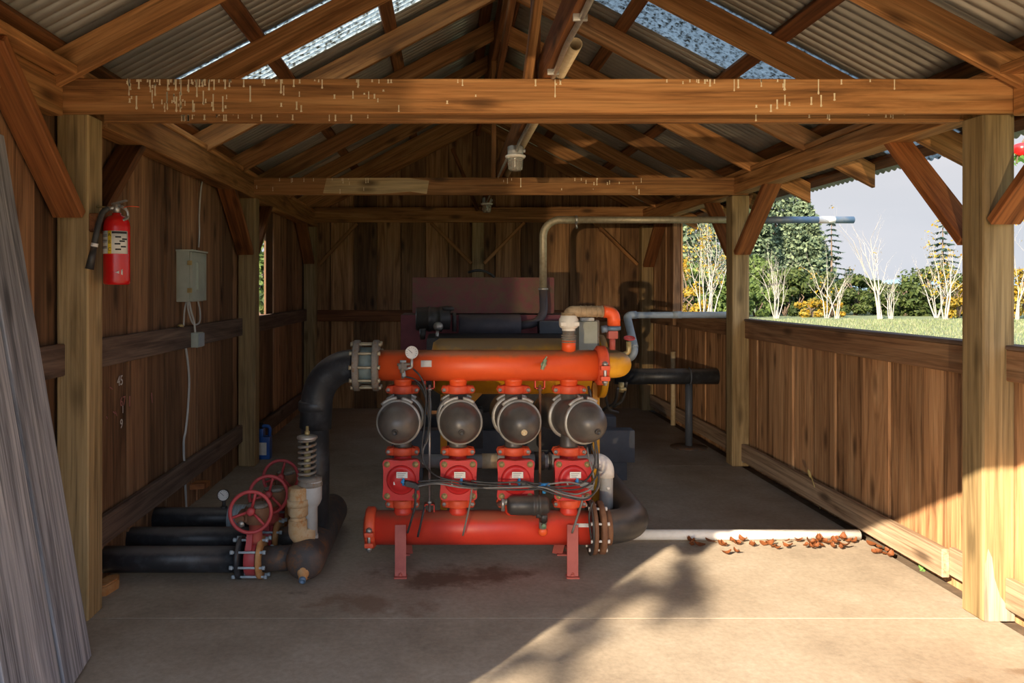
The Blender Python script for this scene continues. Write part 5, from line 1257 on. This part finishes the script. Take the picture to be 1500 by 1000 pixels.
# tree outside the way in, whose leaves throw the dappled shade
sh = empty('shade_tree', (-6.6, -4.6, -.05), 'leafy tree outside the way in that dapples the sunlit floor', 'tree')
def sunpt(X, Y, back): 
    p = Vector((X, Y, 0)); return p - SUN_DIR*(back/SUN_DIR.y)
random.seed(23); b = MB()
blobs = [(880, 875), (867, 905), (853, 942), (966, 905), (777, 953), (797, 970), (817, 996), (835, 962), (718, 985), (838, 895), (893, 866), (913, 862), (933, 870), (973, 880), (984, 860), (994, 832), (1008, 820), (1018, 852), (1010, 882), (1020, 896), (1002, 845), (955, 862), (900, 880), (760, 965), (842, 918), (1015, 835), (870, 860), (1025, 868), (925, 850), (880, 930)]
for (px, py) in blobs:
    d = EYE*F/(py-VY); X = (px-VX)*d/F; c = sunpt(X, d, random.uniform(7.5, 9.5))
    leaves(b, c, (.07, .09, .06), 22, .042, .0)
b.build('foliage', 'bush', sh, flat=True)
b = MB(); c0 = sunpt(.9, 3.9, 7.6)
b.tube([(-6.6, -4.6, -.06), (-6.55, -4.5, 1.6), (-6.4, -4.4, 3.2)], [.13, .1, .07], 8)
b.tube([(-6.4, -4.4, 3.2), tuple((Vector((-6.4, -4.4, 3.2))+c0)/2+Vector((0, 0, .15))), tuple(c0)], [.05, .03, .008], 8)
b.build('trunk', 'bark', sh)

# =================================================================== SMALL THINGS ON THE FLOOR
def leaf_mesh(curl, seed):
    rg = random.Random(seed); b = MB(); n = 5; L = .05; prev = None
    for k in range(n+1):
        t = k/n; w = .019*math.sin(PI*min(.98, t*.92+.06))**.8; x = (t-.5)*L; z = curl*(t-.5)**2*.06
        row = [b.b.verts.new((x, -w, z+curl*.008)), b.b.verts.new((x, 0, z)), b.b.verts.new((x, w, z+curl*.008))]
        if prev:
            b.b.faces.new((prev[0], row[0], row[1], prev[1])); b.b.faces.new((prev[1], row[1], row[2], prev[2]))
        prev = row
    b.tube([(L/2, 0, curl*.015), (L/2+.012, 0, curl*.02)], .0008, 5)
    return b.build('fallen_leaf', 'dry_leaf', sharp=60)
random.seed(31)
src = [leaf_mesh(c, i) for i, c in enumerate((.5, 1.0, 1.4))]; spots = []
for _ in range(26): spots.append((random.gauss(1190, 34), random.uniform(792, 806)))
for _ in range(14): spots.append((random.uniform(1000, 1130), random.uniform(794, 801)))
for _ in range(9): spots.append((random.uniform(1275, 1318), random.uniform(797, 818)))
spots += [(1066, 813), (1078, 811), (1062, 812), (1237, 806), (1232, 807), (1135, 803), (1188, 806)]
for i, (px, py) in enumerate(spots):
    d = EYE*F/(py-VY)
    if py < 795: d = EYE*F/(795-VY)
    o = src[i] if i < 3 else src[i % 3].copy()
    if i >= 3: COL.objects.link(o)
    x = (px-VX)*d/F; pile = .018*random.random() if 1150 < px < 1240 else 0
    o.location = (x, d, .010+pile); o.rotation_euler = (random.uniform(-.5, .5), random.uniform(-.4, .4), random.uniform(0, 6.28)); s_ = random.uniform(.7, 1.25); o.scale = (s_, s_, s_)
    near = 'heaped beside the white floor pipe' if px < 1260 and py < 809 else ('scattered by the kick board at the pipe end' if px > 1260 else 'lying alone on the sunny floor')
    tag(o, f'dry orange brown leaf {near}', 'leaf', f'dry leaves {near}')
# weeds and a straw stalk along the right wall
w_ = empty('weed', P(1350, 826, 4.18), 'small green weed at the floor edge under the right kick board', 'weed')
b = MB(); wc_ = P(1350, 828, 4.16); leaves(b, wc_, (.05, .05, .03), 16, .022, .1); b.build('foliage', 'weed', w_, flat=True)
b = MB()
for k in range(3): b.tube([wc_+Vector((0, 0, -.05)), wc_+Vector((random.uniform(-.03, .03), random.uniform(-.03, .03), .02))], .0015, 5)
b.build('stems', 'weed', w_)
sk = empty('grass_stalk', P(1201, 743, 5.26), 'dry straw stalk with a seed head leaning by the right kick board', 'grass stalk')
b = MB(); b.tube(curve_pts([P(1201, 745, 5.22), P(1199, 730, 5.2), P(1193, 712, 5.18), P(1188, 697, 5.17)]), .003, 6); b.build('stem', 'straw', sk)
b = MB(); b.lathe([(.0, 0), (.009, .01), (.009, .05), (0, .065)], P(1188, 700, 5.17), (-.35, 0, 1), 8); b.build('seed_head', 'straw', sk)
b = MB(); b.prism([(0, 0), (.16, .02), (.2, .07), (.12, .1), (.02, .08)], (-1.74, 3.72, 0), (0, 1, 0), (1, 0, 0), -.05, .008); tag(b.build('rock', 'rust_orange'), 'rough broken lump on the floor beside the nearest black pipe and left wall', 'rock')
b = MB(); b.prism([(0, 0), (.13, .01), (.12, .1), (.02, .09)], P(300, 715, 5.1)+Vector((-.1, 0, -.01)), (0, 1, 0), (1, 0, 0), -.035); o = b.build('wood_scrap', 'brace', flat=True); tag(o, 'wood offcut on the floor under the left kick board', 'offcut')
